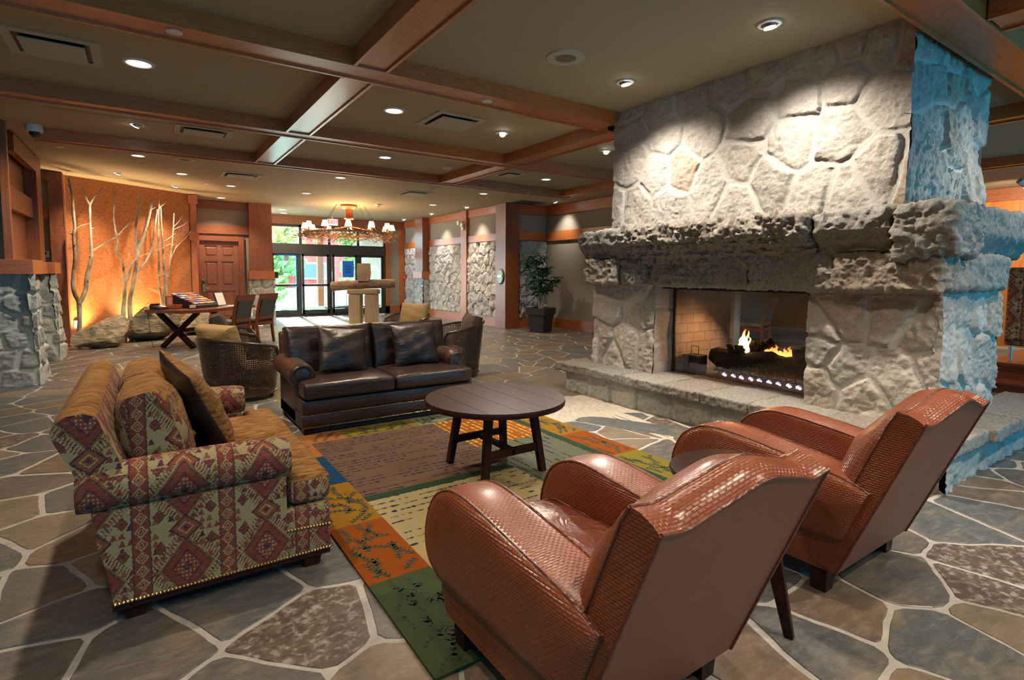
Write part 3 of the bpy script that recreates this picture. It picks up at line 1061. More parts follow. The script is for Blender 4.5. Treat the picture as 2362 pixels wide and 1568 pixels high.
b = B(); box(b, -1.60, -1.56, 9.99, 11.79, 1.64, 3.39); obj('back_panel', b, MT['wood_z'], t, shift=(1.5, -10.9, -1.6))
b = B(); box(b, -1.62, -1.30, 10.08, 11.6, 1.45, 1.64); obj('rail', b, MT['trim_y'], t, shift=(1.5, -10.9, -1.6))
b = B(); box(b, -2.05, -1.47, 7.6, 7.9, 0, .78); obj_ = tag(obj('wood_cabinet', b, MT['trim_z']), 'edge of an orange wood cabinet at the left margin', 'cabinet')

# ------------------------------------------------------------ entrance storefront
YE = 19.2
b = B(); box(b, 3.0, 3.42, YE - .05, YE + .2, 0, ZC); box(b, 7.42, 8.2, YE, YE + .2, 0, ZC); box(b, 3.42, 7.42, YE, YE + .2, 3.12, ZC)
struct('wall_north', b, MT['paper'], label='wall around the glazed entrance at the far end', cat='wall')
b = B(); box(b, 3.0, 8.2, YE - .04, YE + .01, 3.10, 3.39); struct('trim_9', b, MT['wood_x'], label='wood band over the glazed entrance', cat='trim')
b = B(); box(b, 7.42, 7.56, YE - .05, YE + .01, 0, 3.1); box(b, 7.96, 8.16, YE - .05, YE + .01, 0, 3.1); struct('trim_10', b, MT['trim_z'], label='orange uprights right of the glazed entrance', cat='trim')
b = B(); box(b, 7.42, 8.16, YE - .05, YE + .01, 0, .27); struct('baseboard_north', b, MT['trim_x'], label='orange baseboard right of the glazed entrance', cat='baseboard')
d2 = thing('door_2', 'glazed sliding entrance doors in dark frames with transom lights', 'door', (5.42, YE, 0), kind='structure')
sh = (-5.42, -YE, 0)
b = B()
box(b, 3.42, 3.50, YE, YE + .12, 0, 3.12); box(b, 7.34, 7.42, YE, YE + .12, 0, 3.12)
box(b, 3.42, 7.42, YE, YE + .12, 3.02, 3.12)
box(b, 3.42, 7.42, YE - .06, YE + .14, 2.12, 2.46)
for x in (4.42, 5.38, 6.40): box(b, x - .045, x + .045, YE, YE + .12, 2.4, 3.1)
for x in (4.38, 5.40, 6.40): box(b, x - .055, x + .055, YE, YE + .12, 0, 2.15)
box(b, 3.42, 7.42, YE + .01, YE + .11, 0, .1)
obj('frame', b, MT['bronze'], d2, shift=sh)
b = B()
for x0, x1, dy in ((3.50, 4.34, .04), (4.44, 5.34, -.05), (5.46, 6.34, -.05), (6.46, 7.34, .04)):
    for a, c in ((x0, x0 + .07), (x1 - .07, x1)): box(b, a, c, YE + dy, YE + dy + .05, .08, 2.12)
    for a, c in ((.08, .22), (1.02, 1.10), (2.05, 2.12)): box(b, x0, x1, YE + dy, YE + dy + .05, a, c)
obj('sliding_leaf', b, MT['bronze'], d2, shift=sh)
for x0, x1 in ((3.5, 4.34), (4.44, 5.34), (5.46, 6.34), (6.46, 7.34)):
    b = B(); box(b, x0, x1, YE + .018, YE + .026, .1, 2.1); obj('pane', b, MT['pane'], d2, shift=sh)
    b = B(); box(b, x0, x1, YE + .05, YE + .058, 2.46, 3.02); obj('transom_pane', b, MT['pane'], d2, shift=sh)
b = B(); tube(b, [(5.40, YE - .1, 2.22), (5.40, YE - .06, 2.22)], .05, 12); obj('motion_sensor', b, MT['black'], d2, shift=sh)
# exit sign
t = thing('exit_sign', 'red and white exit sign over the entrance behind the chandelier', 'sign', (5.42, 18.9, 3.22))
b = B(); box(b, -.18, .18, -.03, .03, -.11, .11, bev=.01); obj('case', b, glow('exit_sign_face', (1, .85, .8), .9), t)
b = B(); box(b, -.02, .02, -.02, .02, .11, .18); obj('bracket', b, MT['white'], t)
def letters(txt, size, mat, name, parent, loc, rot, ex=.003):
    cu = bpy.data.curves.new(name, 'FONT')
    cu.body = txt; cu.size = size; cu.align_x = 'CENTER'; cu.align_y = 'CENTER'; cu.extrude = ex
    o = bpy.data.objects.new(name, cu); link(o)
    dg = bpy.context.evaluated_depsgraph_get()
    me = bpy.data.meshes.new_from_object(o.evaluated_get(dg))
    bpy.data.objects.remove(o)
    p = finish(name, me, mat, parent)
    p.location = loc; p.rotation_euler = rot
    return p
letters('EXIT', .17, glow('exit_letters', (1, .05, .03), 1.6), 'lettering', t, (0, -.032, 0), (PI / 2, 0, 0))
# outdoors
def gmat(name, c, var=.3, sc=8): return plain(name, c, .9, var=var, scale=sc)
b = B(); box(b, -40, 50, 19.75, 70, -.25, -.06)
o = struct('ground', b, gmat('sunlit_paving', (.42, .40, .37)), label='sunlit paving outside the entrance', cat='ground')
b = B(); box(b, 2.6, 8.6, 19.3, 24.5, -.1, -.005); struct('porch', b, gmat('porch_concrete', (.5, .48, .45)), label='pale porch slab outside the sliding doors', cat='floor')
b = B(); box(b, -1.5, 10, 22.5, 23.6, -.06, .02); tag(obj('lawn_strip', b, gmat('lawn', (.10, .22, .05))), 'strip of green lawn outside the sliding doors', 'grass', kind='stuff')
def house(x, y, w, d, h, rise, label, name='house'):
    t = thing(name, label, 'building', (x, y, -.06))
    b = B(); prism(b, [(-w / 2, 0), (w / 2, 0), (w / 2, h), (0, h + rise), (-w / 2, h)], 'y', 0, d); obj('wall', b, MT['redsiding'], t)
    b = B(); box(b, -w / 2 - .05, w / 2 + .05, -.08, d, 0, .7); obj('plinth', b, gmat('plinth_stone', (.45, .45, .45)), t)
    b = B()
    for s in (-1, 1):
        prism(b, [(s * (w / 2 + .5), h - .35), (0, h + rise + .12), (0, h + rise - .1), (s * (w / 2 + .5), h - .58)], 'y', -.5, d + .3)
    obj('roof', b, gmat('pale_fascia', (.62, .60, .58)), t)
    for wx, wz, ww, wh in ((-w * .18, 1.2, 1.2, .9), (w * .2, 1.2, 1.3, .9), (w * .02, 3.4, .9, .9), (w * .05, 5.2, .8, .8)):
        if wz + wh > h + rise * (1 - abs(wx) * 2 / w): continue
        b = B(); box(b, wx - ww / 2 - .1, wx + ww / 2 + .1, -.07, .02, wz - .1, wz + wh + .1); f = obj('window', b, gmat('white_window_frame', (.8, .8, .78), .02), t)
        b = B(); box(b, wx - ww / 2, wx + ww / 2, -.085, -.06, wz, wz + wh); obj('pane', b, plain('dark_window_pane', (.12, .17, .2), .1), f)
    return t
m = M('red_board_siding')
x, y, z = m.xyz(m.coord())
st = ((x * 5).tri() > .9)
MT['redsiding'] = m.done(m.mix(st, (.36, .075, .06), (.16, .03, .025)), .8)
house(7.6, 36, 7.5, 8, 5.2, 3.6, 'red gabled house in the middle of the entrance glass')
house(15.5, 47, 10, 8, 8.5, 3.5, 'taller red house behind the first one outside')
house(4.6, 31, 4.5, 3.4, 2.6, 1.2, 'low red shed at the left of the entrance glass', 'shed')
b = B(); box(b, 8.4, 8.7, 20.6, 25, 0, 3.4); tag(obj('porch_wall', b, gmat('porch_wall_paint', (.24, .2, .16))), 'brown side wall of the entrance porch', 'wall')
b = B(); box(b, 6.2, 9.5, 20.5, 25, 3.3, 3.6); tag(obj('porch_roof', b, MT['wood_y']), 'timber porch canopy seen through the transom lights', 'canopy')
b = B(); box(b, 6.35, 6.6, 24.5, 24.75, 0, 3.3); tag(obj('porch_post', b, MT['wood_z']), 'timber post carrying the porch canopy outside', 'post')
def leaf_cloud(n, R, c, seed, size=.16, mat=None, name='foliage', parent=None, squash=1.):
    r = random.Random(seed)
    bm = B()
    for _ in range(n):
        while True:
            p = Vector((r.uniform(-1, 1), r.uniform(-1, 1), r.uniform(-1, 1)))
            if .45 < p.length < 1: break
        p = Vector((p.x * R[0], p.y * R[1], p.z * R[2])) * (1 + .25 * math.sin(7 * p.x) * math.sin(6 * p.z)) + Vector(c)
        a = Vector((r.gauss(0, 1), r.gauss(0, 1), r.gauss(0, 1))).normalized()
        u = a.orthogonal().normalized(); v = a.cross(u)
        s = size * r.uniform(.6, 1.3)
        bm.faces.new([bm.verts.new(p + u * s), bm.verts.new(p + v * s * .5), bm.verts.new(p - u * s), bm.verts.new(p - v * s * .5)])
    return obj(name, bm, mat, parent, normals=False)
MT['treeleaf'] = plain('sunlit_tree_leaves', (.22, .42, .12), .6, var=.4, scale=3)
MT['bark2'] = plain('grey_bark', (.2, .17, .14), .9)
def tree(x, y, h, R, label, seed):
    t = thing('leafy_tree', label, 'tree', (x, y, -.06), group='trees outside the entrance')
    b = B(); tube(b, smooth_path([(0, 0, 0), (.05, 0, h * .4), (-.05, .1, h * .8)], 4), .14, 8); obj('trunk', b, MT['bark2'], t, smooth=True)
    leaf_cloud(2200, R, (0, 0, h), seed, .2, MT['treeleaf'], 'foliage', t)
tree(5.1, 29, 2.7, (1.7, 1.5, 2.3), 'bright green tree at the left of the entrance glass', 1)
tree(10.6, 31, 3.6, (1.5, 1.5, 3), 'bright green tree right of the red gabled house', 2)
tree(12.9, 39, 6.4, (1.7, 1.7, 2.8), 'green treetop seen through the transom lights', 3)
# the stone coloured back wall with big windows behind the viewer, left wall part and room to the right
b = B()
box(b, -3.3, 15.8, -3.0, -2.75, 2.9, ZC); box(b, -3.3, 15.8, -3.0, -2.75, -.15, .35)
box(b, .2, 3.0, -3.0, -2.75, .35, 2.9); box(b, -3.3, -2.7, -3.0, -2.75, .35, 2.9)
for x in (3.6, 7.0, 10.4, 15.5): box(b, x - .15, x + .15, -3.0, -2.75, .35, 2.9)
WS = struct('wall_south', b, MT['paper'], label='window wall behind the viewer', cat='wall')
MT['tint'] = glass_mat('blue_daylight_filter', (.085, .40, .48))  # tint added to the unseen panes to colour the incoming daylight blue
for n_, (x0, x1) in enumerate(((-2.7, .2), (3.0, 3.45), (3.75, 6.85), (7.15, 10.25), (10.55, 15.35))):
    b = B(); box(b, x0, x1, -2.9, -2.89, .35, 2.9); struct('window_%d' % (n_ + 1), b, MT['tint'], label='unseen window pane behind the viewer, tinted to turn the daylight blue, %s from the left' % ('first second third fourth fifth'.split()[n_]), cat='window')
b = B(); box(b, -3.4, -3.1, -2.9, 9.9, 0, ZC); struct('wall_west', b, MT['paper'], label='taupe left wall beyond the picture edge', cat='wall')
b = B(); box(b, -3.4, -2.84, 9.92, 13.9, 0, ZC); struct('wall_northwest', b, MT['paper'], label='taupe wall behind the two stone piers', cat='wall')
# room to the right of the fireplace
m = M('knotty_orange_boards')
v = m.coord(); x, y, z = m.xyz(v)
g = m.noise(m.map(v, (1, 1, .1)), 14, 4, .6, .8)
k = m.vor(m.map(v, (1, 1, .8)), 3.2)
c = m.ramp(g, [(.3, (.36, .10, .014)), (.7, (.56, .20, .03))])
c = m.mix(((.06 - k) * 30).clamp(), c, (.1, .03, .01))
c = m.mix(((y * 7).tri() > .97), c, (.16, .045, .01))
MT['knotty'] = m.done(c, .5, coat=.2)
b = B(); box(b, 15.3, 15.5, -3, 9, 0, ZC); struct('wall_far', b, MT['knotty'], label='knotty orange board wall right of the chimney', cat='wall')
b = B(); box(b, 15.24, 15.3, -3, 9, 3.12, 3.39); struct('trim_11', b, MT['wood_y'], label='wood band on top of the knotty board wall', cat='trim')
b = B(); box(b, 9.7, 15.3, 9, 9.2, 0, ZC); struct('wall_northeast', b, MT['paper'], label='taupe wall behind the fireplace', cat='wall')
b = B(); box(b, 11.9, 15.4, -3, 9.2, -.15, 0); struct('floor_lounge', b, MT['grout'], label='floor of the lounge right of the fireplace', cat='floor')
# ------------------------------------------------------------ fireplace
FO = (5.5, 3.3, 0)
FP = thing('fireplace', 'massive two sided granite fieldstone fireplace with rough hewn mantel and raised hearth', 'fireplace', FO)
fsh = (-5.5, -3.3, 0)
CH= [(4.47,3.36),(4.44,3.18),(4.11,3.28),(3.64,3.3),(3.18,3.27),(2.85,3.31),(2.53,3.38),(2.31,3.3),(2.13,3.34),(1.88,3.27),(1.69,3.23),(3.97,2.97),(3.48,2.96),(2.99,2.95),(2.55,3.04),(2.13,3.08),(1.83,2.86),(4.48,2.77),(4.06,2.6),(3.77,2.58),(3.38,2.39),(3.05,2.56),(2.58,2.66),(2.19,2.64),(1.85,2.32),(1.68,2.3),(4.38,2.28),(4.69,2.27),(3.9,2.23),(3.08,2.22),(2.79,2.36),(2.33,2.22),(2.12,2.17)]
LP= [(4.88,1.15),(4.43,1.25),(4.44,1.04),(4.23,1.13),(4.04,1.16),(4.99,0.59),(5.14,0.58),(4.6,0.66),(4.21,0.66),(4.02,0.74),(4.81,0.5)]
RP= [(2.32,1.04),(2.16,1.16),(1.74,1.19),(1.57,1.1),(2.13,0.72),(1.69,0.69),(1.98,0.49),(2.31,0.58),(1.44,0.79),(2.35,0.88)]
RS= [(5.14,3.33),(5.4,3.31),(5.6,3.29),(6.12,3.27),(5.16,2.97),(5.59,3.09),(5.23,2.74),(6.01,3.11),(5.54,2.75),(5.85,2.81),(6.31,2.98),(5.14,2.45),(5.69,2.35),(5.7,2.51),(6.2,2.4),(5.45,2.32)]
h = HF()
W = lambda y, z: 1. if (round(y, 2), round(z, 2)) in ((1.69, 3.23), (1.68, 2.3), (3.77, 2.58)) else .3
def patchY(h, x, y1, y0, z0, z1, seeds, **k):
    wf = k.pop('warm', None)
    s = [(y1 - a[0], a[1] - z0) for a in seeds]
    if wf: k['warm'] = lambda u, v: wf(y1 - u, v + z0)
    h.patch((x, y1, z0), (0, -1, 0), (0, 0, 1), y1 - y0, z1 - z0, s, **k)
patchY(h, 4.71, 4.73, 1.69, 1.9, ZC, CH, res=.010, depth=.024, rough=.019, mort=.019, jit=.045, seed=2, edge=.035, warm=W)
h.patch((4.69, 1.735, 1.9), (1, 0, 0), (0, 0, 1), 1.69, ZC - 1.9, [(a[0] - 4.69, a[1] - 1.9) for a in RS], res=.012, depth=.035, rough=.036, mort=.016, jit=.06, seed=4, edge=.05, stretch=(1.6, 1, .5))
h.patch((6.38, 4.69, 1.9), (-1, 0, 0), (0, 0, 1), 1.68, ZC - 1.9, rseeds(1.68, ZC - 1.9, .45, .4, 5), res=.03, seed=5)
h.patch((6.36, 1.72, 1.9), (0, 1, 0), (0, 0, 1), 2.98, ZC - 1.9, rseeds(2.98, ZC - 1.9, .5, .42, 6), res=.04, seed=6)
h.obj('chimney', MT['stone'], FP, origin=FO)
b = B(); box(b, 4.73, 6.36, 1.75, 4.68, 1.9, ZC - .004); box(b, 4.87, 6.24, 1.52, 2.38, .3, 1.5); box(b, 5.2, 6.24, 4.2, 5.1, .3, 1.5); box(b, 4.87, 5.2, 4.2, 5.12, .3, 1.5); obj('masonry_core', b, plain('dark_mortar', (.16, .16, .15), .95), FP, shift=fsh)
# piers
h = HF()
kw = dict(res=.012, depth=.03, rough=.026, mort=.016, jit=.05, edge=.045)
patchY(h, 4.84, 5.16, 4.15, .3, 1.5, LP, seed=11, **kw)
h.patch((4.82, 4.17, .3), (1, 0, 0), (0, 0, 1), .36, 1.2, [(.18, .2), (.18, .62), (.18, 1.0)], res=.02, depth=.02, rough=.012, mort=.01, seed=12)
h.patch((6.25, 5.14, .3), (-1, 0, 0), (0, 0, 1), 1.42, 1.2, rseeds(1.42, 1.2, .42, .36, 13), res=.03, seed=13)
h.patch((6.25, 4.17, .3), (0, 1, 0), (0, 0, 1), 1.0, 1.2, rseeds(1., 1.2, .42, .36, 14), res=.03, seed=14)
h.obj('pier', MT['stone'], FP, origin=FO, label='left stone pier under the mantel')
h = HF()
patchY(h, 4.84, 2.43, 1.455, .3, 1.5, RP, seed=15, **kw)
rs2 = [(.12, 1.0), (.3, .55), (.15, .2), (.55, 1.02), (.62, .55), (.5, .16), (.95, .95), (.98, .5), (.85, .15), (1.22, .9), (1.3, .4), (1.15, .12)]
h.patch((4.815, 1.50, .3), (1, 0, 0), (0, 0, 1), 1.42, 1.2, rs2, seed=16, **kw)
h.patch((6.25, 2.42, .3), (-1, 0, 0), (0, 0, 1), 1.4, 1.2, rseeds(1.4, 1.2, .5, .4, 17), res=.03, depth=.02, seed=17)
h.patch((6.25, 1.5, .3), (0, 1, 0), (0, 0, 1), .92, 1.2, rseeds(.92, 1.2, .42, .36, 19), res=.03, seed=19)
h.obj('pier', MT['stone'], FP, origin=FO, label='right stone pier under the mantel')
# mantel stones: upper course (undercut) and lower course
def undercut(k, zlow):
    def f(q):
        q = q.copy()
        t = np.clip((zlow - q[..., 2]) / .2, 0, 1)
        q[..., 0] += np.where(q[..., 0] < 0, t * k, 0)
        return q
    return f
def undercut_y(k, zlow):
    def f(q):
        q = q.copy()
        t = np.clip((zlow - q[..., 2]) / .2, 0, 1)
        q[..., 1] += np.where(q[..., 1] < 0, t * k, 0)
        return q
    return f
up = [(5.26, 4.83, 1), (4.82, 4.42, 2), (4.41, 2.33, 3), (2.315, 1.74, 4), (1.725, 1.33, 5)]
for y1, y0, s in up:
    h = HF()
    am = .075 if s == 3 else .055
    ox_ = (0, .035, 0, -.03, .025, -.01)[s]
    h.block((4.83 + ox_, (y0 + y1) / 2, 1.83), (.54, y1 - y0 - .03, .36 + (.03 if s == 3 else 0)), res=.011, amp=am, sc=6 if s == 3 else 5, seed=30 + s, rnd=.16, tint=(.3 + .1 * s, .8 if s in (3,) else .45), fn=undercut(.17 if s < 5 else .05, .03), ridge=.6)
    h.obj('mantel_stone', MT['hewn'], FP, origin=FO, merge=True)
lowc = [(5.18, 4.60, 1, 4.64), (4.59, 4.18, 2, 4.68), (4.17, 2.95, 3, 4.72), (2.94, 2.18, 4, 4.70), (2.17, 1.42, 5, 4.66)]
for y1, y0, s, xf in lowc:
    h = HF()
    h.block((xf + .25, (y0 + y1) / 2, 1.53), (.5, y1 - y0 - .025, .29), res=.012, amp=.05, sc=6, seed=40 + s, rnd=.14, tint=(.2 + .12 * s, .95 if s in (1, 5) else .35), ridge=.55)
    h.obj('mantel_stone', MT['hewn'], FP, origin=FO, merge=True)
h = HF(); h.block((5.75, 1.60, 1.84), (1.3, .52, .36), res=.015, amp=.03, sc=5, seed=47, rnd=.1, tint=(.6, .4), fn=undercut_y(.12, -.02)); h.obj('mantel_stone', MT['hewn'], FP, origin=FO, merge=True)
h = HF(); h.block((5.62, 1.62, 1.53), (1.0, .44, .29), res=.015, amp=.03, sc=5, seed=48, rnd=.25, tint=(.8, .3)); h.obj('mantel_stone', MT['hewn'], FP, origin=FO, merge=True)
h = HF(); h.block((5.0, 1.66, 1.53), (.3, .5, .29), res=.015, amp=.03, sc=5, seed=49, rnd=.3, tint=(.5, .3)); h.obj('mantel_stone', MT['hewn'], FP, origin=FO, merge=True)
b = B(); box(b, 4.70, 6.35, 1.45, 5.15, 1.70, 1.985); box(b, 4.80, 6.25, 1.52, 5.05, 1.46, 1.70); obj('mantel_core', b, plain('core_mortar', (.30, .30, .28), .9), FP, shift=fsh)
# hearth
h = HF()
ys = [5.02, 4.7, 4.3, 3.84, 3.35, 2.85, 2.35, 1.9, 1.5]
patchY(h, 4.50, 5.29, 1.31, 0, .29, [(y, .15 + .02 * (-1) ** i) for i, y in enumerate(ys)], res=.012, depth=.03, rough=.022, mort=.010, jit=.02, edge=.03, seed=21)
xs = [.2, .6, 1.0, 1.45, 1.9, 2.3]
h.patch((4.48, 1.33, 0), (1, 0, 0), (0, 0, 1), 2.6, .29, [(x, .14 + .03 * (-1) ** i) for i, x in enumerate(xs)], res=.015, depth=.03, rough=.03, mort=.010, jit=.03, seed=22)
h.patch((7.0, 5.27, 0), (-1, 0, 0), (0, 0, 1), 2.5, .29, [(x, .14) for x in xs], res=.03, depth=.03, seed=23)
h.obj('hearth_base', MT['ashlar'], FP, origin=FO)
js = [5.44, 4.86, 4.30, 3.72, 3.22, 2.72, 2.1, 1.62, 1.24]
for i in range(8):
    h = HF()
    h.block((4.80, (js[i] + js[i + 1]) / 2, .308), (.78, js[i] - js[i + 1] - .006, .10), res=.014, amp=.014, sc=7, seed=60 + i, rnd=.22, tint=((i * .37) % 1, .3 if i % 3 else .85), ridge=.4, hi=.5)
    h.obj('hearth_slab', MT['hewn'], FP, origin=FO, merge=True)
for i, (x0, x1) in enumerate(((5.2, 5.8), (5.81, 6.5), (6.51, 7.1))):
    h = HF()
    h.block(((x0 + x1) / 2, 1.40, .308), (x1 - x0 - .006, .40, .10), res=.018, amp=.014, sc=7, seed=70 + i, rnd=.22, tint=(.3 + .2 * i, .4)); h.obj('hearth_slab', MT['hewn'], FP, origin=FO, merge=True)
b = B(); box(b, 5.15, 7.05, 1.5, 5.26, .0, .335); obj('firebox_floor', b, plain('sooty_hearth_ash', (.075, .06, .05), .95, var=.5, scale=30), FP, shift=fsh)
m = M('firebrick')
br = m.nt.nodes.new('ShaderNodeTexBrick')
x, y, z = m.xyz(m.coord())
m.set(br.inputs['Vector'], m.comb(x + y, z))
br.inputs['Scale'].default_value = 1
br.inputs['Brick Width'].default_value = .23; br.inputs['Row Height'].default_value = .115; br.inputs['Mortar Size'].default_value = .006
br.inputs['Color1'].default_value = (.42, .34, .26, 1); br.inputs['Color2'].default_value = (.30, .24, .19, 1); br.inputs['Mortar'].default_value = (.2, .17, .14, 1)
soot = m.noise(m.coord(), 3, 4)
sm = ((z - 1.02) * 4 + (soot - .5) * 1.2 + ((x + .3) * (x + .3) * 2.2)).clamp()
MT['firebrick'] = m.done(m.mix(sm, S(m, br.outputs[0]), (.035, .028, .024)), .9)
b = B(); box(b, 5.16, 6.24, 4.12, 4.18, .33, 1.5); box(b, 5.16, 6.24, 2.40, 2.46, .33, 1.5); obj('firebox_wall', b, MT['firebrick'], FP, shift=fsh)
b = B(); box(b, 5.05, 6.25, 2.40, 4.18, 1.40, 1.45); box(b, 4.95, 5.05, 2.40, 4.18, 1.34, 1.45); obj('firebox_hood', b, MT['black'], FP, shift=fsh)
m = M('smoky_fire_glass')
t_ = m.nt.nodes.new('ShaderNodeBsdfTransparent'); d_ = m.nt.nodes.new('ShaderNodeBsdfDiffuse'); g_ = m.nt.nodes.new('ShaderNodeBsdfGlossy')
g_.inputs['Roughness'].default_value = .05
x, y, z = m.xyz(m.coord())
d_.inputs[0].default_value = (.26, .21, .165, 1)
k = ((z - .93) * 2.6 + (m.noise(m.map(m.coord(), (1, 1, .3)), 6, 3) - .5) * .5).clamp() * .62
a_ = m.nt.nodes.new('ShaderNodeMixShader'); m.set(a_.inputs[0], k); m.nt.links.new(t_.outputs[0], a_.inputs[1]); m.nt.links.new(d_.outputs[0], a_.inputs[2])
c_ = m.nt.nodes.new('ShaderNodeMixShader'); c_.inputs[0].default_value = .07; m.nt.links.new(a_.outputs[0], c_.inputs[1]); m.nt.links.new(g_.outputs[0], c_.inputs[2])
m.nt.links.new(c_.outputs[0], m.out.inputs[0])
MT['fireglass'] = m.mat
b = B(); box(b, 5.13, 5.138, 2.43, 4.15, .35, 1.36); obj('fire_glass', b, MT['fireglass'], FP, shift=fsh)
b = B(); box(b, 5.12, 5.145, 4.10, 4.13, .34, 1.36); box(b, 5.12, 5.145, 2.43, 2.46, .34, 1.36); box(b, 5.12, 5.145, 2.43, 4.13, 1.33, 1.37); obj('glass_frame', b, MT['black'], FP, shift=fsh)
# grate, logs and flames
t = thing('fire_grate', 'black iron grate holding the charred logs', 'grate', (5.48, 3.1, .335))
b = B()
for k in range(13):
    y = -.62 + k * .1
    tube(b, [(-.16, y, .18), (-.13, y, .09), (.16, y, .09), (.19, y, .2)], .011, 6)
for xx in (-.11, .13): tube(b, [(xx, -.66, .082), (xx, .64, .082)], .012, 6)
for yy in (-.5, 0., .55):
    for xx in (-.12, .14): tube(b, [(xx, yy, .082), (xx - .03, yy + .02, .004)], .013, 6)
obj('grate_bars', b, MT['black'], t, smooth=True)
m = M('charred_log'); n = m.noise(m.map(m.coord(), (1, .25, 1)), 14, 5, .7)
MT['char'] = m.done(m.ramp(n, [(.35, (.006, .005, .005)), (.6, (.02, .016, .014)), (.8, (.07, .055, .045))]), .95, nrm=m.bump(n, .9, .04))
def log(a, b2, r, label, seed, ends=True):
    bm = B()
    a, b2 = Vector(a), Vector(b2)
    rr = random.Random(seed)
    n = 14
    pts = [a.lerp(b2, i / n) + Vector((0, 0, rr.uniform(-.008, .008))) for i in range(n + 1)]
    tube(bm, pts, [r * rr.uniform(.9, 1.08) * (.75 if i in (0, n) else 1) for i in range(n + 1)], 14)
    c = sum((v.co for v in bm.verts), Vector()) / len(bm.verts)
    bmesh.ops.translate(bm, verts=bm.verts, vec=-c)
    bmesh.ops.subdivide_edges(bm, edges=bm.edges[:], cuts=2, use_grid_fill=True)
    for v in bm.verts:
        k = fbm(*[np.array([q * 1.]) for q in v.co], 14, 4, seed)[0]
        v.co += v.normal * 0 + Vector((k, .3 * k, k)) * r * .22
    o = obj('charred_log', bm, MT['char'], None, smooth=60)
    o.location = c
    return tag(o, label, 'log', 'charred logs on the grate')
log((5.48, 3.82, .555), (5.50, 2.50, .545), .125, 'long thick charred log lying along the iron grate', 1)
log((5.40, 3.50, .665), (5.58, 3.28, .74), .062, 'charred chunk on top of the big log beside the tall flame', 2)
log((5.52, 3.34, .70), (5.56, 3.16, .78), .05, 'smaller charred chunk behind the tall flame', 3)
log((5.42, 2.86, .665), (5.56, 2.66, .75), .075, 'charred chunk on the right end of the big log', 4)
log((5.37, 3.52, .62), (5.36, 3.545, .735), .034, 'short upright charred stub left of the tall flame', 5)
def flame_mat(name, c0, c1, st, zlo, zhi):
    m = M(name)
    x, y, z = m.xyz(m.coord())
    f = ((z - zlo) / (zhi - zlo)).clamp()
    e = m.nt.nodes.new('ShaderNodeEmission')
    m.set(e.inputs[0], m.mix(f, c0, c1))
    e.inputs[1].default_value = st
    tr = m.nt.nodes.new('ShaderNodeBsdfTransparent')
    lw = m.nt.nodes.new('ShaderNodeLayerWeight'); lw.inputs[0].default_value = .35
    a = ((1 - f) * (1 - S(m, lw.outputs['Facing'])) * 1.2).clamp()
    x_ = m.nt.nodes.new('ShaderNodeMixShader')
    m.set(x_.inputs[0], a)
    m.nt.links.new(tr.outputs[0], x_.inputs[1]); m.nt.links.new(e.outputs[0], x_.inputs[2]); m.nt.links.new(x_.outputs[0], m.out.inputs[0])
    return m.mat
MT['flame'] = flame_mat('yellow_flame', (1, .62, .22), (1, .30, .06), 9, .0, .26)
MT['flamelow'] = flame_mat('orange_flame', (1, .32, .07), (1, .2, .03), 3.0, .0, .12)
MT['burner'] = flame_mat('burner_flame', (1, .72, .66), (.40, .32, 1), 3.2, .0, .055)
def tongue(bm, x, y, h, r, seed, lean=0):
    rr = random.Random(seed)
    n = 8
    pts = [(x + rr.uniform(-.01, .01), y + lean * (i / n) + .012 * math.sin(i * 1.3 + seed), h * i / n) for i in range(n + 1)]
    tube(bm, pts, [max(.001, r * (1.15 - i / n) * (1 if i else .6)) for i in range(n + 1)], 8)
b = B()
for k, (dy, hh, r) in enumerate(((0, .26, .036), (.03, .2, .028), (-.035, .24, .03), (-.06, .17, .025), (.05, .13, .02))): tongue(b, 0, dy, hh, r, k, -.045)
o = tag(obj('flame', b, MT['flame'], None, smooth=True), 'tall yellow flame rising left on the burning log', 'flame', 'flames over the logs'); o.location = (5.44, 3.45, .655)
b = B()
for k in range(9): tongue(b, 0, -k * .05 + .2, .05 + .03 * (k % 3), .03, k + 20)
o = tag(obj('flame', b, MT['flamelow'], None, smooth=True), 'low orange flame glowing along the middle of the log', 'flame', 'flames over the logs'); o.location = (5.56, 3.02, .65)
proto = None
for k in range(11):
    y = 3.62 - k * .105
    if proto is None:
        b = B()
        for q in range(3): tongue(b, (q - 1) * .012, (q - 1) * .022, .040 + .014 * (q % 2), .0125, q)
        o = proto = obj('burner_flame', b, MT['burner'], None, smooth=True)
    else:
        o = proto.copy(); COL.objects.link(o)
    o.location = (5.40 + .01 * (k % 2), y, .352)
    tag(o, 'small bluish white gas flame in the row under the grate', 'flame', 'gas burner flames under the grate')
h = HF(); h.block((5.5, 3.1, .345), (.5, 1.35, .03), res=.02, amp=.02, sc=22, seed=80, tint=(.5, .9)); o = h.obj('ember_bed', plain('ember_bed', (.14, .05, .025), .95, var=.7, scale=60), None, origin=(5.5, 3.1, .345)); o.location = (5.5, 3.1, .345)
tag(o, 'bed of embers and lava rock under the grate', 'embers', None, 'stuff')
t = thing('valve_box', 'black box with a wire handle left of the burning log', 'box', (5.33, 3.97, .335))
b = B(); box(b, -.1, .1, -.1, .1, 0, .23, bev=.006); obj('case', b, MT['black'], t)
b = B(); tube(b, [(0, -.05, .23), (0, -.05, .33), (0, .05, .33), (0, .05, .23)], .007, 6); obj('handle', b, MT['steel'], t)
b = B(); box(b, -.09, .09, .1, .125, .02, .22); obj('copper_plate', b, plain('copper_side', (.5, .2, .09), .4, .8), t)
l = bpy.data.lights.new('fire_light', 'POINT'); l.energy = 14; l.color = (1, .48, .16); l.shadow_soft_size = .12
o = bpy.data.objects.new('fire_light', l); o.location = (5.62, 3.62, .86); link(o)
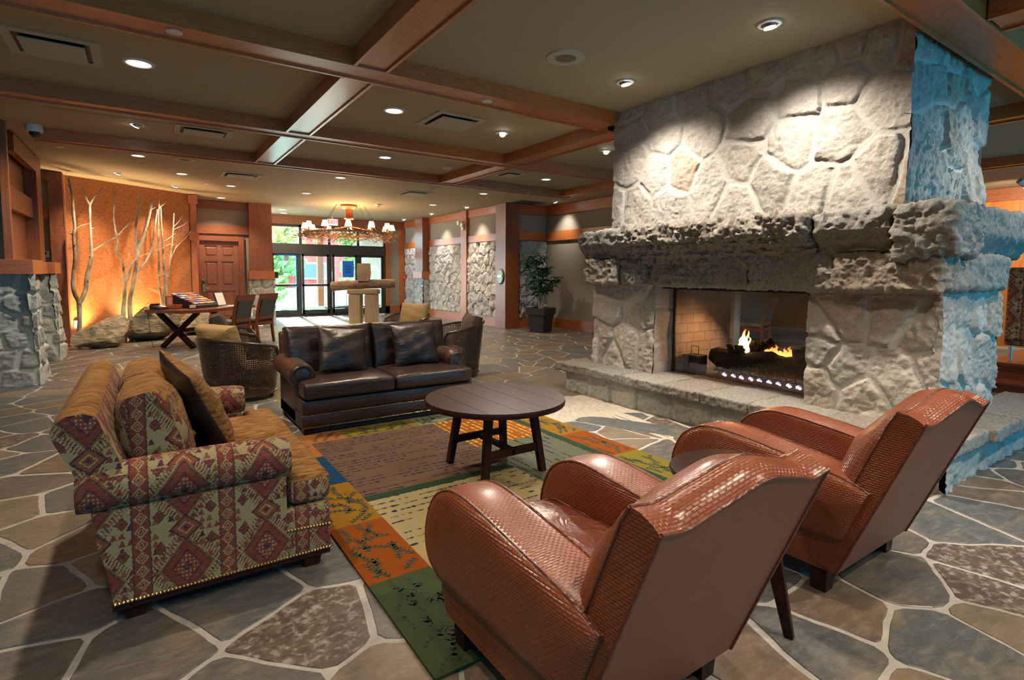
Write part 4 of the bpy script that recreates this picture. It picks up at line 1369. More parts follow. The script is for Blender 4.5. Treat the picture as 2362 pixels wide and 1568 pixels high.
# ------------------------------------------------------------ club chairs
def club_chair(label, loc):
    W = .80
    t = thing('club_armchair', label, 'armchair', loc, 0, 'brown leather club armchairs')
    prof = prof_path()
    # arms
    for side in (0, 1):
        bm = B()
        P = prof + [(1.0, .262), (.8, .27), (.6, .28), (.45, .29), (.325, .30), (.315, .33), (.285, .41), (.257, .48)]
        cy, cz = .72, .45
        wd = .185
        rings = []
        for x, k, ins in ((-.030, .30, 0), (-.030, .62, 0), (-.026, .80, 0), (-.018, .92, 0), (-.006, .985, 0), (.004, 1.0, 0), (.02, 1.012, 0), (.05, 1.022, 0), (.09, 1.026, 0), (.13, 1.02, 0), (wd - .02, 1.01, 0), (wd - .006, 1.0, 0), (wd, .985, 0), (wd + .006, .92, 0), (wd + .008, .6, 0)):
            xx = x if side == 0 else W - x
            rings.append([(xx, cy + (y - cy) * (k if k < .99 else 1) + (0 if k < 1 else (y - cy) * (k - 1)), cz + (z - cz) * k) for y, z in P])
        loft(bm, rings, True, True)
        a = obj('arm', bm, MT['basket'], t, smooth=55)
        bm = B()
        for x in (.0, wd - .002):
            xx = x if side == 0 else W - x
            tube(bm, [(xx, y, z) for y, z in prof], .0055, 6)
        obj('piping', bm, MT['seatleather'], a, smooth=True)
        # lower side below the seam
        bm = B()
        x0 = .012 if side == 0 else W - .19
        loft(bm, [[(x0 + (.006 if zz < .15 else 0), y0, zz), (x0 + .178, y0, zz), (x0 + .178, y1, zz), (x0, y1, zz)] for zz, y0, y1 in ((.12, .362, 1.10), (.14, .352, 1.135), (.22, .325, 1.165), (.30, .30, 1.17))])
        obj('side_panel', bm, MT['basket'], t, smooth=30)
    # base and front rail
    bm = B(); box(bm, .17, W - .17, .36, 1.14, .12, .31, bev=.02); obj('seat_base', bm, MT['basket'], t, smooth=30)
    # seat cushion
    bm = B(); box(bm, .19, W - .19, .40, 1.18, .29, .455, bev=.045, seg=4)
    bmesh.ops.subdivide_edges(bm, edges=[e for e in bm.edges if e.calc_length() > .2], cuts=10, use_grid_fill=True)
    for v in bm.verts:
        if v.co.z > .4: v.co.z += .03 * (1 - ((v.co.x - .4) / .25) ** 2) * (1 - min(1, abs((v.co.y - .8) / .42)) ** 3) + .006 * math.sin(23 * v.co.x + 9 * v.co.y) + .004 * math.sin(31 * v.co.y - 8 * v.co.x)
    sc = obj('seat_cushion', bm, MT['seatleather'], t, smooth=50)
    bm = B(); tube(bm, [(.2, .5, .448), (.2, 1.14, .448), (.23, 1.172, .448), (W - .23, 1.172, .448), (W - .2, 1.14, .448), (W - .2, .5, .448)], .006, 6); obj('piping', bm, MT['seatleather'], sc, smooth=True)
    # raked back with a camel top
    A0, A1 = Vector((.355, .12)), Vector((.045, .90))     # rear plane, (y,z) bottom and top
    ax = (A1 - A0).normalized()
    nf = Vector((ax.y, -ax.x))                            # towards the front
    def hump(s):
        return .055 * math.exp(-((s - .52) / .20) ** 2) - .022 * math.exp(-((s - .12) / .09) ** 2) - .022 * math.exp(-((s - .90) / .08) ** 2)
    n = 28
    rings, rear = [], []
    L = (A1 - A0).length
    for i in range(n + 1):
        s = i / n
        u = 2 * s - 1
        bulge = max(0, 1 - abs(u) ** 3.2) ** .6
        d = .115 + .125 * bulge
        hp = hump(s)
        x = s * (W - .02) + .01
        pts = []
        top = L + hp
        rear.append((x, A0 + ax * 0, A0 + ax * top))
        for q in (0, .3, .6, .9): pts.append(A0 + ax * top * q)
        pts.append(A0 + ax * (top - .002))
        pts.append(A0 + ax * (top + .006 + .006 * bulge) + nf * .03)
        pts.append(A0 + ax * (top + .006 + .006 * bulge) + nf * .07)
        pts.append(A0 + ax * (top - .004 + .002 * bulge) + nf * .104)
        pts.append(A0 + ax * (top - .014 - .010 * bulge) + nf * (.108 + .028 * bulge))
        pts.append(A0 + ax * (top - .055) + nf * (.112 + .062 * bulge))
        pts.append(A0 + ax * (top - .14) + nf * (.115 + .095 * bulge))
        pts.append(A0 + ax * (L * .68) + nf * (d + .02 * bulge))
        pts.append(A0 + ax * (L * .5) + nf * (d + .015 * bulge))
        pts.append(A0 + ax * (L * .34) + nf * d)
        pts.append(A0 + ax * (L * .22) + nf * .115)
        pts.append(A0 + nf * .08)
        rings.append([(x, p.x, p.y) for p in pts])
    bm = B()
    R = loft(bm, rings, True, True)
    LU = bm.loops.layers.uv.verify()
    arc = [0.]
    mid = rings[n // 2]
    for q in range(1, len(mid)): arc.append(arc[-1] + math.dist(mid[q], mid[q - 1]))
    pos = {}
    for r_ in R:
        for q, v in enumerate(r_): pos[v] = (v.co.x, arc[q])
    bm.normal_update()
    for f in bm.faces:
        side = len(f.verts) > 4
        us = [pos[v] for v in f.verts]
        wrap = max(u[1] for u in us) - min(u[1] for u in us) > .4
        for l in f.loops:
            c = l.vert.co
            l[LU].uv = (c.y, c.z) if side else ((c.x, c.z) if wrap else pos[l.vert])
    # keep the flat rear panel a part of its own material
    for f in bm.faces:
        if all(abs((Vector((v.co.y, v.co.z)) - A0).dot(nf)) < .004 for v in f.verts): f.material_index = 1
    bk = obj('backrest', bm, [MT['basket'], MT['backvinyl']], t, smooth=40, uv=False)
    bm = B()
    tube(bm, [(x, b.x - .002, b.y + .002) for x, a, b in rear], .006, 6)
    for x, a, b in (rear[0], rear[-1]): tube(bm, [(x, a.x - .002, a.y), (x, b.x - .002, b.y)], .006, 6)
    tube(bm, [rings[i][7] for i in range(n + 1)], .005, 6)
    for k in (0, -1): tube(bm, [rings[k][q] for q in (7, 9, 11, 12, 13)], .005, 6)
    obj('piping', bm, MT['seatleather'], bk, smooth=True)
    for x, y in ((.07, .44), (W - .07, .44), (.07, 1.05), (W - .07, 1.05)):
        bm = B(); bar(bm, (x, y, .125), (x, y, .0133 if y > 1 else 0), .085, .085, (0, 1, 0), w2=.07, d2=.07); obj('leg', bm, MT['dark_z'], t)
    return t
def prof_path():
    p = smooth_path([Vector((a, b, 0)) for a, b in ((.228, .55), (.30, .578), (.42, .60), (.62, .628), (.82, .652), (1.0, .662), (1.12, .635), (1.215, .57), (1.27, .47), (1.285, .38), (1.255, .30), (1.17, .258))], 5)
    return [(v.x, v.y) for v in p]
C1 = club_chair('nearest brown leather club armchair standing on the corner of the rug', (.955, .75, 0))
C2 = copytree(C1); C2.location = (2.575, .77, 0)
C2['label'] = 'second brown leather club armchair in front of the stone hearth'

# ------------------------------------------------------------ tables
t = thing('coffee_table', 'round dark plank coffee table on four splayed legs in the middle of the rug', 'table', (2.19, 3.42, .0135))
R0 = .53
for i in range(5):
    x0, x1 = -R0 + i * 2 * R0 / 5 + .002, -R0 + (i + 1) * 2 * R0 / 5 - .002
    poly = []
    n = 12
    for k in range(n + 1):
        x = x0 + (x1 - x0) * k / n
        poly.append((x, -math.sqrt(max(1e-5, R0 * R0 - x * x))))
    for k in range(n + 1):
        x = x1 + (x0 - x1) * k / n
        poly.append((x, math.sqrt(max(1e-5, R0 * R0 - x * x))))
    b = B(); prism(b, poly, 'z', .515, .547); obj('tabletop_plank', b, MT['dark_y'], t)
b = B(); lathe(b, [(R0 - .03, .505), (R0 + .001, .508), (R0 + .004, .53), (R0 + .001, .543), (R0 - .001, .546), (R0 - .03, .514)], 64, cap=False); obj('rim', b, MT['dark_x'], t, smooth=True)
ft, tp = .255, .19
for sx in (-1, 1):
    for sy in (-1, 1):
        b = B(); bar(b, (sx * tp, sy * (tp + .02), .51), (sx * ft, sy * (ft + .01), 0), .052, .052, (0, 1, 0), w2=.046, d2=.046); obj('leg', b, MT['dark_z'], t)
for sy in (-1, 1):
    b = B(); bar(b, (-.235, sy * .245, .19), (.235, sy * .245, .19), .026, .055); obj('stretcher', b, MT['dark_x'], t)
b = B(); bar(b, (0, -.26, .19), (0, .26, .19), .045, .032); obj('stretcher', b, MT['dark_y'], t)
b = B(); box(b, -.012, .012, -.285, -.255, .175, .205); obj('peg', b, MT['dark_z'], t)
t = thing('side_table', 'small round black side table between the two brown armchairs', 'table', (2.10, 1.33, 0))
b = B(); lathe(b, [(.0, .625), (.25, .625), (.278, .632), (.284, .645), (.278, .655), (.0, .657)], 48, cap=False); obj('tabletop', b, MT['dark_x'], t, smooth=True)
for k in range(3):
    a = math.radians(-75 + 120 * k)
    c, s = math.cos(a), math.sin(a)
    b = B(); bar(b, (.09 * c, .09 * s, .63), (.235 * c, .235 * s, 0), .09, .028, (-s, c, 0), w2=.035, d2=.026); obj('leg', b, MT['dark_z'], t)
b = B(); lathe(b, [(.12, .60), (.12, .627)], 24); obj('apron', b, MT['dark_x'], t)

# ------------------------------------------------------------ rug
gold, orange, olive, blue, dgreen, grey, peach, mauve, cream, rust = (.20, .105, .010), (.195, .048, .005), (.145, .12, .018), (.008, .040, .095), (.020, .045, .024), (.095, .10, .072), (.27, .105, .03), (.108, .067, .046), (.26, .22, .115), (.21, .066, .010)
rm = [rugmat('rug_gold', gold, None), rugmat('rug_orange', orange, None), rugmat('rug_olive', olive, None), rugmat('rug_blue', blue, None), rugmat('rug_green', (.045, .062, .026), None, mott=.5), rugmat('rug_grey', (.16, .17, .11), None), rugmat('rug_peach', peach, None),
      rugmat('rug_mauve', mauve, (.018, .022, .045), d='y', gap=.058), rugmat('rug_cream', cream, (.02, .022, .035), (.30, .20, .04), d='y', gap=.075), rugmat('rug_rust', rust, (.45, .30, .05), d='x', gap=.062), rugmat('rug_sage', grey, (.022, .028, .022), d='x', gap=.07), rugmat('rug_strip', dgreen, None), plain('rug_vine', (.018, .03, .012), .95)]
RX0, RX1, RY0, RY1 = .83, 3.42, 1.70, 5.04
cells = [(.83, 1.15, 1.70, 2.41, 4), (.83, 1.15, 2.41, 3.07, 1), (.83, 1.15, 3.07, 3.74, 0), (.83, 1.15, 3.74, 4.38, 3), (.83, 1.15, 4.38, 5.04, 6),
         (1.15, 1.45, 4.76, 5.04, 6), (1.45, 2.18, 4.76, 5.04, 2), (2.18, 3.12, 4.76, 5.04, 5),
         (3.12, 3.42, 4.40, 5.04, 5), (3.12, 3.42, 3.77, 4.40, 0), (3.12, 3.42, 3.10, 3.77, 1), (3.12, 3.42, 2.45, 3.10, 2), (3.12, 3.42, 1.70, 2.45, 0),
         (1.15, 1.9, 1.70, 2.0, 0), (1.9, 2.6, 1.70, 2.0, 3), (2.6, 3.12, 1.70, 2.0, 1),
         (1.15, 2.31, 2.0, 3.33, 8), (1.15, 2.31, 3.33, 3.42, 11), (1.15, 2.31, 3.42, 4.76, 7), (2.31, 3.04, 3.90, 4.76, 9), (2.31, 3.04, 2.0, 3.90, 10), (3.04, 3.12, 2.0, 4.76, 11)]
b = B()
rr = random.Random(4)
for x0, x1, y0, y1, mi in cells: box(b, x0, x1, y0, y1, .002, .0125, mi)
def vine(pts, z=.0131):
    P = smooth_path([Vector((p[0], p[1], z)) for p in pts], 8)
    w = .0038
    prev = None
    for i in range(len(P) - 1):
        d = (P[i + 1] - P[i])
        if d.length < 1e-6: continue
        d.normalize(); s = Vector((-d.y, d.x, 0)) * w
        b.faces.new([b.verts.new(q) for q in (P[i] - s, P[i + 1] - s, P[i + 1] + s, P[i] + s)]).material_index = 12
        if i % 6 == 3:
            for sg in ((-1, 1) if i % 4 else (1,)):
                a = math.atan2(d.y, d.x) + sg * .75
                e = Vector((math.cos(a), math.sin(a), 0)); f = Vector((-e.y, e.x, 0))
                L, wd = .032, .008
                q0 = P[i]
                b.faces.new([b.verts.new(q) for q in (q0, q0 + e * L * .5 - f * wd, q0 + e * L, q0 + e * L * .5 + f * wd)]).material_index = 12
def spiral(cx, cy, r, a0, sg, z=.0131):
    return [(cx + r * (1 - k / 9) * math.cos(a0 + sg * k * .75), cy + r * (1 - k / 9) * math.sin(a0 + sg * k * .75)) for k in range(9)]
for x0, x1, y0, y1, mi in cells:
    if mi not in (0, 1, 2, 4, 5, 6) or (x1 - x0) * (y1 - y0) < .05: continue
    st = .085
    for ix in range(max(1, int((x1 - x0) / st + .4))):
        for iy in range(int((y1 - y0) / (st * 1.6))):
            x, y = x0 + (ix + rr.uniform(.3, .7)) * st, y0 + (iy + rr.uniform(.05, .3)) * st * 1.6
            a = PI / 2 + rr.uniform(-.7, .7)
            pts = [(x, y)]
            for q in range(5):
                a += rr.uniform(-.5, .5)
                x, y = x + .038 * math.cos(a), y + .038 * math.sin(a)
                if not (x0 + .02 < x < x1 - .02 and y0 + .02 < y < y1 - .02): break
                pts.append((x, y))
            if len(pts) >= 3: vine(pts)
            if rr.random() < .4 and mi in (0, 4):
                cx, cy = min(max(x, x0 + .06), x1 - .06), min(max(y, y0 + .06), y1 - .06)
                P = [Vector((p[0], p[1], .0131)) for p in spiral(cx, cy, .04, a, 1)]
                for i in range(len(P) - 1):
                    d = (P[i + 1] - P[i]).normalized(); s = Vector((-d.y, d.x, 0)) * .003
                    b.faces.new([b.verts.new(q) for q in (P[i] - s, P[i + 1] - s, P[i + 1] + s, P[i] + s)]).material_index = 12
o = obj('area_rug', b, rm, None, normals=False)
tag(o, 'patchwork wool rug of gold orange green and cream blocks with vine borders', 'rug')

# ------------------------------------------------------------ kilim sofa (faces +x)
def nails(bm, a, b2, n, r, nrm):
    a, b2, nrm = Vector(a), Vector(b2), Vector(nrm)
    t1 = (b2 - a).normalized(); t2 = nrm.cross(t1)
    for i in range(n):
        c = a.lerp(b2, i / (n - 1))
        ring = [bm.verts.new(c + (t1 * math.cos(k * PI / 3) + t2 * math.sin(k * PI / 3)) * r) for k in range(6)]
        tip = bm.verts.new(c + nrm * r * .8)
        for k in range(6): bm.faces.new((ring[k], ring[(k + 1) % 6], tip))
KO = (0, 2.74, 0)
KL = 1.62
t = thing('kilim_sofa', 'two seat sofa in red and cream kilim fabric at left', 'sofa', (.28, 2.74, 0))
ox = -.28
# near and far end: panel with rolled top, profile across the width
def end_arm(y0, y1, outer):
    bm = B()
    # side panel below the roll
    prof = [(-.155, .085), (.54, .085), (.54, .50), (-.215, .50), (-.20, .36), (-.17, .22)]
    n0 = [(x + ox, y0, z) for x, z in prof]
    n1 = [(x + ox, y1, z) for x, z in prof]
    loft(bm, [n0, n1])
    # the roll
    rings = []
    for k in range(13):
        q = k / 12
        x = -.235 + q * .80
        ry, rz = .105, .105
        s = 1 if 0 < k < 12 else .9
        zc = .575 + .01 * math.sin(q * 3)
        yc = (y0 + .075) if outer < 0 else (y1 - .075)
        ring = []
        for a in range(18):
            an = 2 * PI * a / 18
            ring.append((x + ox - (.03 if k == 0 else 0), yc + ry * s * math.cos(an), zc + rz * s * math.sin(an) * (1. if math.sin(an) > 0 else .9)))
        rings.append(ring)
    loft(bm, rings)
    return obj('arm', bm, MT['kilim'], t, smooth=50)
a1 = end_arm(0, .17, -1)
a2 = end_arm(KL - .17, KL, 1)
for a_, b_, n_, nn_ in (((-.15 + ox, -.004, .092), (.74 + ox, -.004, .092), 62, (0, -1, 0)), ((.545 + ox, -.004, .225), (.74 + ox, -.004, .215), 14, (0, -1, 0)), ((.757 + ox, 0, .092), (.757 + ox, KL, .092), 100, (1, 0, 0)), ((.757 + ox, 0, .215), (.757 + ox, KL, .215), 100, (1, 0, 0))):
    bm = B(); nails(bm, a_, b_, n_, .0075, nn_); o = obj('nailhead_trim', bm, MT['brass'], t); o['kind'] = 'stuff'
bm = B(); box(bm, .53 + ox, .75 + ox, .0, KL, .085, .325, bev=.012); box(bm, -.1 + ox, .55 + ox, .15, KL - .15, .085, .33); obj('seat_base', bm, MT['kilim'], t, smooth=30)
bm = B(); box(bm, -.16 + ox, .745 + ox, .002, KL - .002, .06, .088); obj('underside_shade_strip', bm, MT['dark_y'], t)  # dark strip standing in for the shade below the sofa's nailed edge
# leaning back
bm = B()
prof = [(-.13, .10), (-.16, .24), (-.20, .50), (-.285, .72), (-.335, .84), (-.325, .885), (-.28, .915), (-.225, .92), (-.185, .90), (-.15, .80), (-.08, .60), (-.02, .40), (-.02, .30)]
loft(bm, [[(x + ox, y, z) for x, z in prof] for y in (.02, .03, .5, 1.1, KL - .03, KL - .02)])
BK = obj('backrest', bm, [MT['kilim'], MT['chenille']], t, smooth=50).name
def set_top(o, zmin=.5):
    me = o.data
    for p in me.polygons:
        if p.normal.z > zmin: p.material_index = 1
set_top(bpy.data.objects[BK], .35)
for k in range(2):
    y0 = .19 + k * .62
    bm = B(); box(bm, .0 + ox, (.76 if k == 0 else .76) + ox, y0 if k else y0, y0 + .615, .33, .485, bev=.04, seg=4)
    bmesh.ops.subdivide_edges(bm, edges=[e for e in bm.edges if e.calc_length() > .3], cuts=8, use_grid_fill=True)
    for v in bm.verts:
        if v.co.z > .45: v.co.z += .028 * max(0, 1 - ((v.co.y - y0 - .31) / .31) ** 2) * max(0, 1 - ((v.co.x - ox - .4) / .4) ** 4)
    c = obj('seat_cushion', bm, [MT['kilim'], MT['chenille']], t, smooth=50)
    set_top(c, .4)
# T shaped front corner of the near cushion
bm = B(); box(bm, .555 + ox, .76 + ox, .01, .25, .335, .482, bev=.04, seg=4); c = obj('seat_cushion_corner', bm, [MT['kilim'], MT['chenille']], t, smooth=50); set_top(c, .4)
bm = B(); box(bm, .555 + ox, .76 + ox, KL - .25, KL - .01, .335, .482, bev=.04, seg=4); c = obj('seat_cushion_corner', bm, [MT['kilim'], MT['chenille']], t, smooth=50); set_top(c, .4)
for k, yc in enumerate((.52, 1.12)):
    bm = pillow_bm(.66, .50, .30, 16, .035, .42, .09, seed=k)
    xform(bm, TRS((.02 + ox, yc, .70), 0, 0, PI / 2) @ Matrix.Rotation(math.radians(-14), 4, 'X'))
    c = obj('back_cushion', bm, [MT['kilim'], MT['chenille']], t, smooth=60)
    set_top(c, .45)
for x, y in ((-.08, .06), (.66, .06), (-.08, KL - .06), (.66, KL - .06)):
    bm = B(); bar(bm, (x + ox, y, .062), (x + ox, y, 0), .09, .09, (0, 1, 0), w2=.07, d2=.07); obj('leg', bm, MT['dark_z'], t)
# throw pillow: leather back, chenille face
bm = pillow_bm(.62, .60, .20, 18, .08, .55, 0, seed=9)
for f in bm.faces: f.material_index = 1 if f.calc_center_median().y > 0 else 0
xform(bm, TRS((0, 0, 0), 0, 0, -PI / 2 + .12) @ Matrix.Rotation(math.radians(26), 4, 'X') @ Matrix.Rotation(math.radians(8), 4, 'Y'))
o = obj('throw_pillow', bm, [MT['pillowleather'], MT['chenille']], None, smooth=70); o.location = (.235, 3.56, .735)
tag(o, 'throw pillow with dark leather back and golden face leaning on the kilim sofa', 'pillow')

# ------------------------------------------------------------ leather sofa (faces -y)
t = thing('leather_sofa', 'dark brown leather two seat sofa with rolled arms behind the coffee table', 'sofa', (2.05, 5.55, 0))
sh = (-2.05, -5.55, 0)
SX0, SX1 = 1.15, 2.95
bm = B(); box(bm, SX0, SX1, 5.07, 6.02, .055, .185, bev=.012); box(bm, SX0 + .005, SX1 - .005, 5.075, 6.02, .185, .315, bev=.015); obj('seat_base', bm, MT['darkleather'], t, smooth=30, shift=sh)
bm = B(); box(bm, SX0 + .03, SX1 - .03, 5.10, 6.0, .012, .06); obj('plinth', bm, MT['black'], t, shift=sh)
for x in (SX0 + .06, SX1 - .06):
    for y in (5.13, 5.95):
        bm = B(); bar(bm, (x, y, .06), (x, y, 0), .09, .09, (0, 1, 0)); obj('leg', bm, MT['dark_z'], t, shift=sh)
for y_, z_ in ((5.064, .066), (5.066, .182)):
    bm = B(); nails(bm, (SX0, y_, z_), (SX1, y_, z_), 118, .006, (0, -1, 0)); o = obj('nailhead_trim', bm, MT['brass'], t, shift=sh); o['kind'] = 'stuff'
for side, xc in ((-1, 1.235), (1, 2.865)):
    bm = B()
    x0, x1 = (SX0, SX0 + .17) if side < 0 else (SX1 - .17, SX1)
    box(bm, x0, x1, 5.34, 6.02, .06, .53, bev=.008)
    rings = []
    for k in range(10):
        q = k / 9
        y = 5.32 + q * .72
        r = .118 * (1 if 0 < k < 9 else .96)
        rings.append([(xc + side * .02 + r * 1.05 * math.cos(2 * PI * a / 20), y, .515 + q * .025 + r * math.sin(2 * PI * a / 20)) for a in range(20)])
    loft(bm, rings)
    arm = obj('arm', bm, MT['sidedark'], t, smooth=50, shift=sh)
    bm = B()
    tube(bm, [(xc + side * .02 + .095 * math.cos(a * PI / 10), 5.315, .515 + .09 * math.sin(a * PI / 10)) for a in range(20)], .022, 8, cyc=True)
    obj('arm_scroll', bm, MT['darkleather'], arm, smooth=True, shift=sh)
    bm = B(); lathe_c = (xc + side * .02, 5.312, .515)
    ring = [[(lathe_c[0] + r * math.cos(2 * PI * a / 18), lathe_c[1] + dy, lathe_c[2] + r * math.sin(2 * PI * a / 18)) for a in range(18)] for r, dy in ((.075, .01), (.07, -.006), (.04, -.014), (.005, -.016))]
    loft(bm, ring); obj('arm_button', bm, MT['darkleather'], arm, smooth=True, shift=sh)
    bm = B()
    pr = [(xc + side * .02 + .078 * math.cos(a), 5.30, .515 + .074 * math.sin(a)) for a in [math.radians(-30 + 240 * k / 17) for k in range(18)]]
    for p in pr: nails(bm, (p[0] - .001, p[1], p[2]), (p[0] + .001, p[1], p[2]), 2, .005, (0, -1, 0))
    obj('nailhead_trim', bm, MT['brass'], arm, shift=sh)
for k in range(2):
    x0, x1 = (SX0 + .015, 2.045) if k == 0 else (2.055, SX1 - .015)
    bm = B()
    # T-shaped cushion: outer corner laps round the front of the arm
    if k == 0: poly = [(x0, 5.04), (x1, 5.04), (x1, 5.74), (x0 + .17, 5.74), (x0 + .17, 5.30), (x0, 5.30)]
    else: poly = [(x0, 5.04), (x1, 5.04), (x1, 5.30), (x1 - .17, 5.30), (x1 - .17, 5.74), (x0, 5.74)]
    prism(bm, poly, 'z', .325, .472)
    es = [e for e in bm.edges if abs(e.verts[0].co.z - e.verts[1].co.z) < .01 or True]
    bmesh.ops.bevel(bm, geom=es, offset=.034, segments=4, affect='EDGES', profile=.5)
    bmesh.ops.triangulate(bm, faces=[f for f in bm.faces if len(f.verts) > 4])
    bmesh.ops.subdivide_edges(bm, edges=[e for e in bm.edges if e.calc_length() > .12], cuts=4, use_grid_fill=True)
    xm = (x0 + x1) / 2
    for v in bm.verts:
        if v.co.z > .44: v.co.z += .03 * max(0, 1 - ((v.co.x - xm) / .45) ** 2) * max(0, 1 - ((v.co.y - 5.4) / .38) ** 2) + .003 * math.sin(25 * v.co.x + 13 * v.co.y)
        elif v.co.y < 5.06: v.co.y -= .006 * math.sin(40 * v.co.x) * max(0, math.sin((v.co.z - .32) / .15 * PI))
    obj('seat_cushion', bm, MT['darkleather'], t, smooth=60, shift=sh)
for k in range(2):
    xc = 1.60 if k == 0 else 2.50
    bm = pillow_bm(.88, .50, .25, 18, .02, .35, .13, seed=20 + k, wr=.005)
    xform(bm, TRS((xc, 5.80, .69), math.radians(-13), 0, 0))
    c = obj('back_cushion', bm, MT['darkleather'], t, smooth=60, shift=sh)
    if k == 1:
        bm = B(); tube(bm, [(2.48, 5.672, .80), (2.30, 5.648, .66), (2.40, 5.60, .54)], .004, 5); obj('diamond_seam', bm, MT['sidedark'], c, shift=sh)
bm = B()
prism(bm, [(5.86, .10), (6.04, .10), (6.12, .55), (6.16, .84), (6.10, .87), (6.03, .84), (5.93, .5)], 'x', SX0 + .02, SX1 - .02)
obj('backrest', bm, MT['sidedark'], t, smooth=30, shift=sh)
for loc, rz, ry, s, lab in (((1.66, 5.50, .71), .10, .10, .47, 'left dark leather throw pillow tilted on the leather sofa'), ((2.47, 5.52, .71), -.06, -.02, .47, 'right dark leather throw pillow upright on the leather sofa')):
    bm = pillow_bm(s + .05, s, .19, 20, .06, .5, 0, seed=int(loc[0] * 10), wr=.008)
    xform(bm, TRS((0, 0, 0), math.radians(-20), ry, rz))
    o = obj('throw_pillow', bm, MT['pillowleather'], None, smooth=70); o.location = loc
    tag(o, lab, 'pillow', 'leather throw pillows on the leather sofa')
# ------------------------------------------------------------ wicker tub chairs
MT['cush_y'] = vinyl('mustard_cushion_cloth', (.30, .20, .075), (.40, .285, .12), .8, .35, 0)
MT['cush_b'] = vinyl('charcoal_brown_cushion_cloth', (.045, .033, .025), (.075, .055, .042), .8, .4, 0)
MT['cush_t'] = vinyl('tan_seat_cloth', (.16, .10, .06), (.22, .15, .09), .8, .3, 0)
def tub_chair(loc, rz, label, clab, cmat, rim_hi=.76):
    """tub chair opening towards local +y"""
    t = thing('wicker_tub_chair', label, 'chair', loc, rz, 'wicker tub chairs')
    n, mrow = 64, 14
    def rimz(a):       # a = 0 at the back (-y), pi at the front
        q = abs(a) / PI
        if q < .62: return rim_hi - .13 * (q / .62) ** 1.6
        u = min(1, (q - .62) / .12)
        u = u * u * (3 - 2 * u)
        return (rim_hi - .13) * (1 - u) + .36 * u
    bm = B(); L = bm.loops.layers.uv.verify()
    for shell in (0, 1):
        grid = []
        for i in range(n + 1):
            a = -PI + 2 * PI * i / n
            zr = rimz(a)
            col = []
            for j in range(mrow + 1):
                z = .05 + (zr - .05) * j / mrow
                h = z / rim_hi
                r = .365 + .085 * h ** 1.6 + .02 * math.sin(h * 3.1) - .018 * shell
                r *= 1 + .0 * a
                col.append((bm.verts.new((r * math.sin(a) * 1.02, -r * math.cos(a), z)), a * .42, z))
            grid.append(col)
        for i in range(n):
            for j in range(mrow):
                q = [grid[i][j], grid[i + 1][j], grid[i + 1][j + 1], grid[i][j + 1]]
                f = bm.faces.new([k[0] for k in q])
                for l, k in zip(f.loops, q): l[L].uv = (k[1], k[2])
        if shell == 0: rim = [tuple(c[-1][0].co) for c in grid[:-1]]
    obj('woven_shell', bm, MT['wicker'], t, smooth=60, uv=False, normals=False)
    bm = B(); tube(bm, rim, .020, 8, cyc=True); obj('rim', bm, MT['rattan'], t, smooth=True)
    bm = B(); tube(bm, [(.372 * math.sin(k * PI / 16), -.372 * math.cos(k * PI / 16), .06) for k in range(32)], .018, 8, cyc=True); obj('base_ring', bm, MT['rattan'], t, smooth=True)
    for a in (.8, 2.4, 3.9, 5.5):
        bm = B(); tube(bm, [(.33 * math.sin(a), .33 * math.cos(a), .07), (.33 * math.sin(a), .33 * math.cos(a), 0)], .02, 8); obj('leg', bm, MT['rattan'], t)
    bm = B(); lathe(bm, [(.0, .26), (.34, .26), (.365, .30), (.365, .36), (.33, .395), (.18, .41), (0, .412)], 32, cap=False); obj('seat_cushion', bm, MT['cush_t'], t, smooth=60)
    bm = pillow_bm(.62, .50, .24, 14, .03, .45, .1, seed=int(abs(loc[0] * 100)), wr=.007)
    xform(bm, TRS((0, 0, 0), math.radians(16), 0, 0))
    c = obj('back_cushion', bm, cmat, t, smooth=60, label=clab)
    c.location = (0, -.25, .64)
    return t
tub_chair((.93, 7.13, 0), math.radians(-62), 'wicker tub chair with mustard cushion right behind the kilim sofa', 'mustard back cushion', MT['cush_y'], .74)
tub_chair((1.14, 8.72, 0), math.radians(-95), 'wicker tub chair with charcoal cushion in front of the writing desk', 'charcoal back cushion', MT['cush_b'], .74)
tub_chair((3.72, 6.98, 0), math.radians(75), 'wicker tub chair with dark cushion right of the leather sofa', 'dark brown back cushion', MT['cush_b'], .80)
tub_chair((4.25, 9.9, 0), math.radians(120), 'wicker tub chair with mustard cushion behind the leather sofa', 'mustard back cushion', MT['cush_y'], .72)

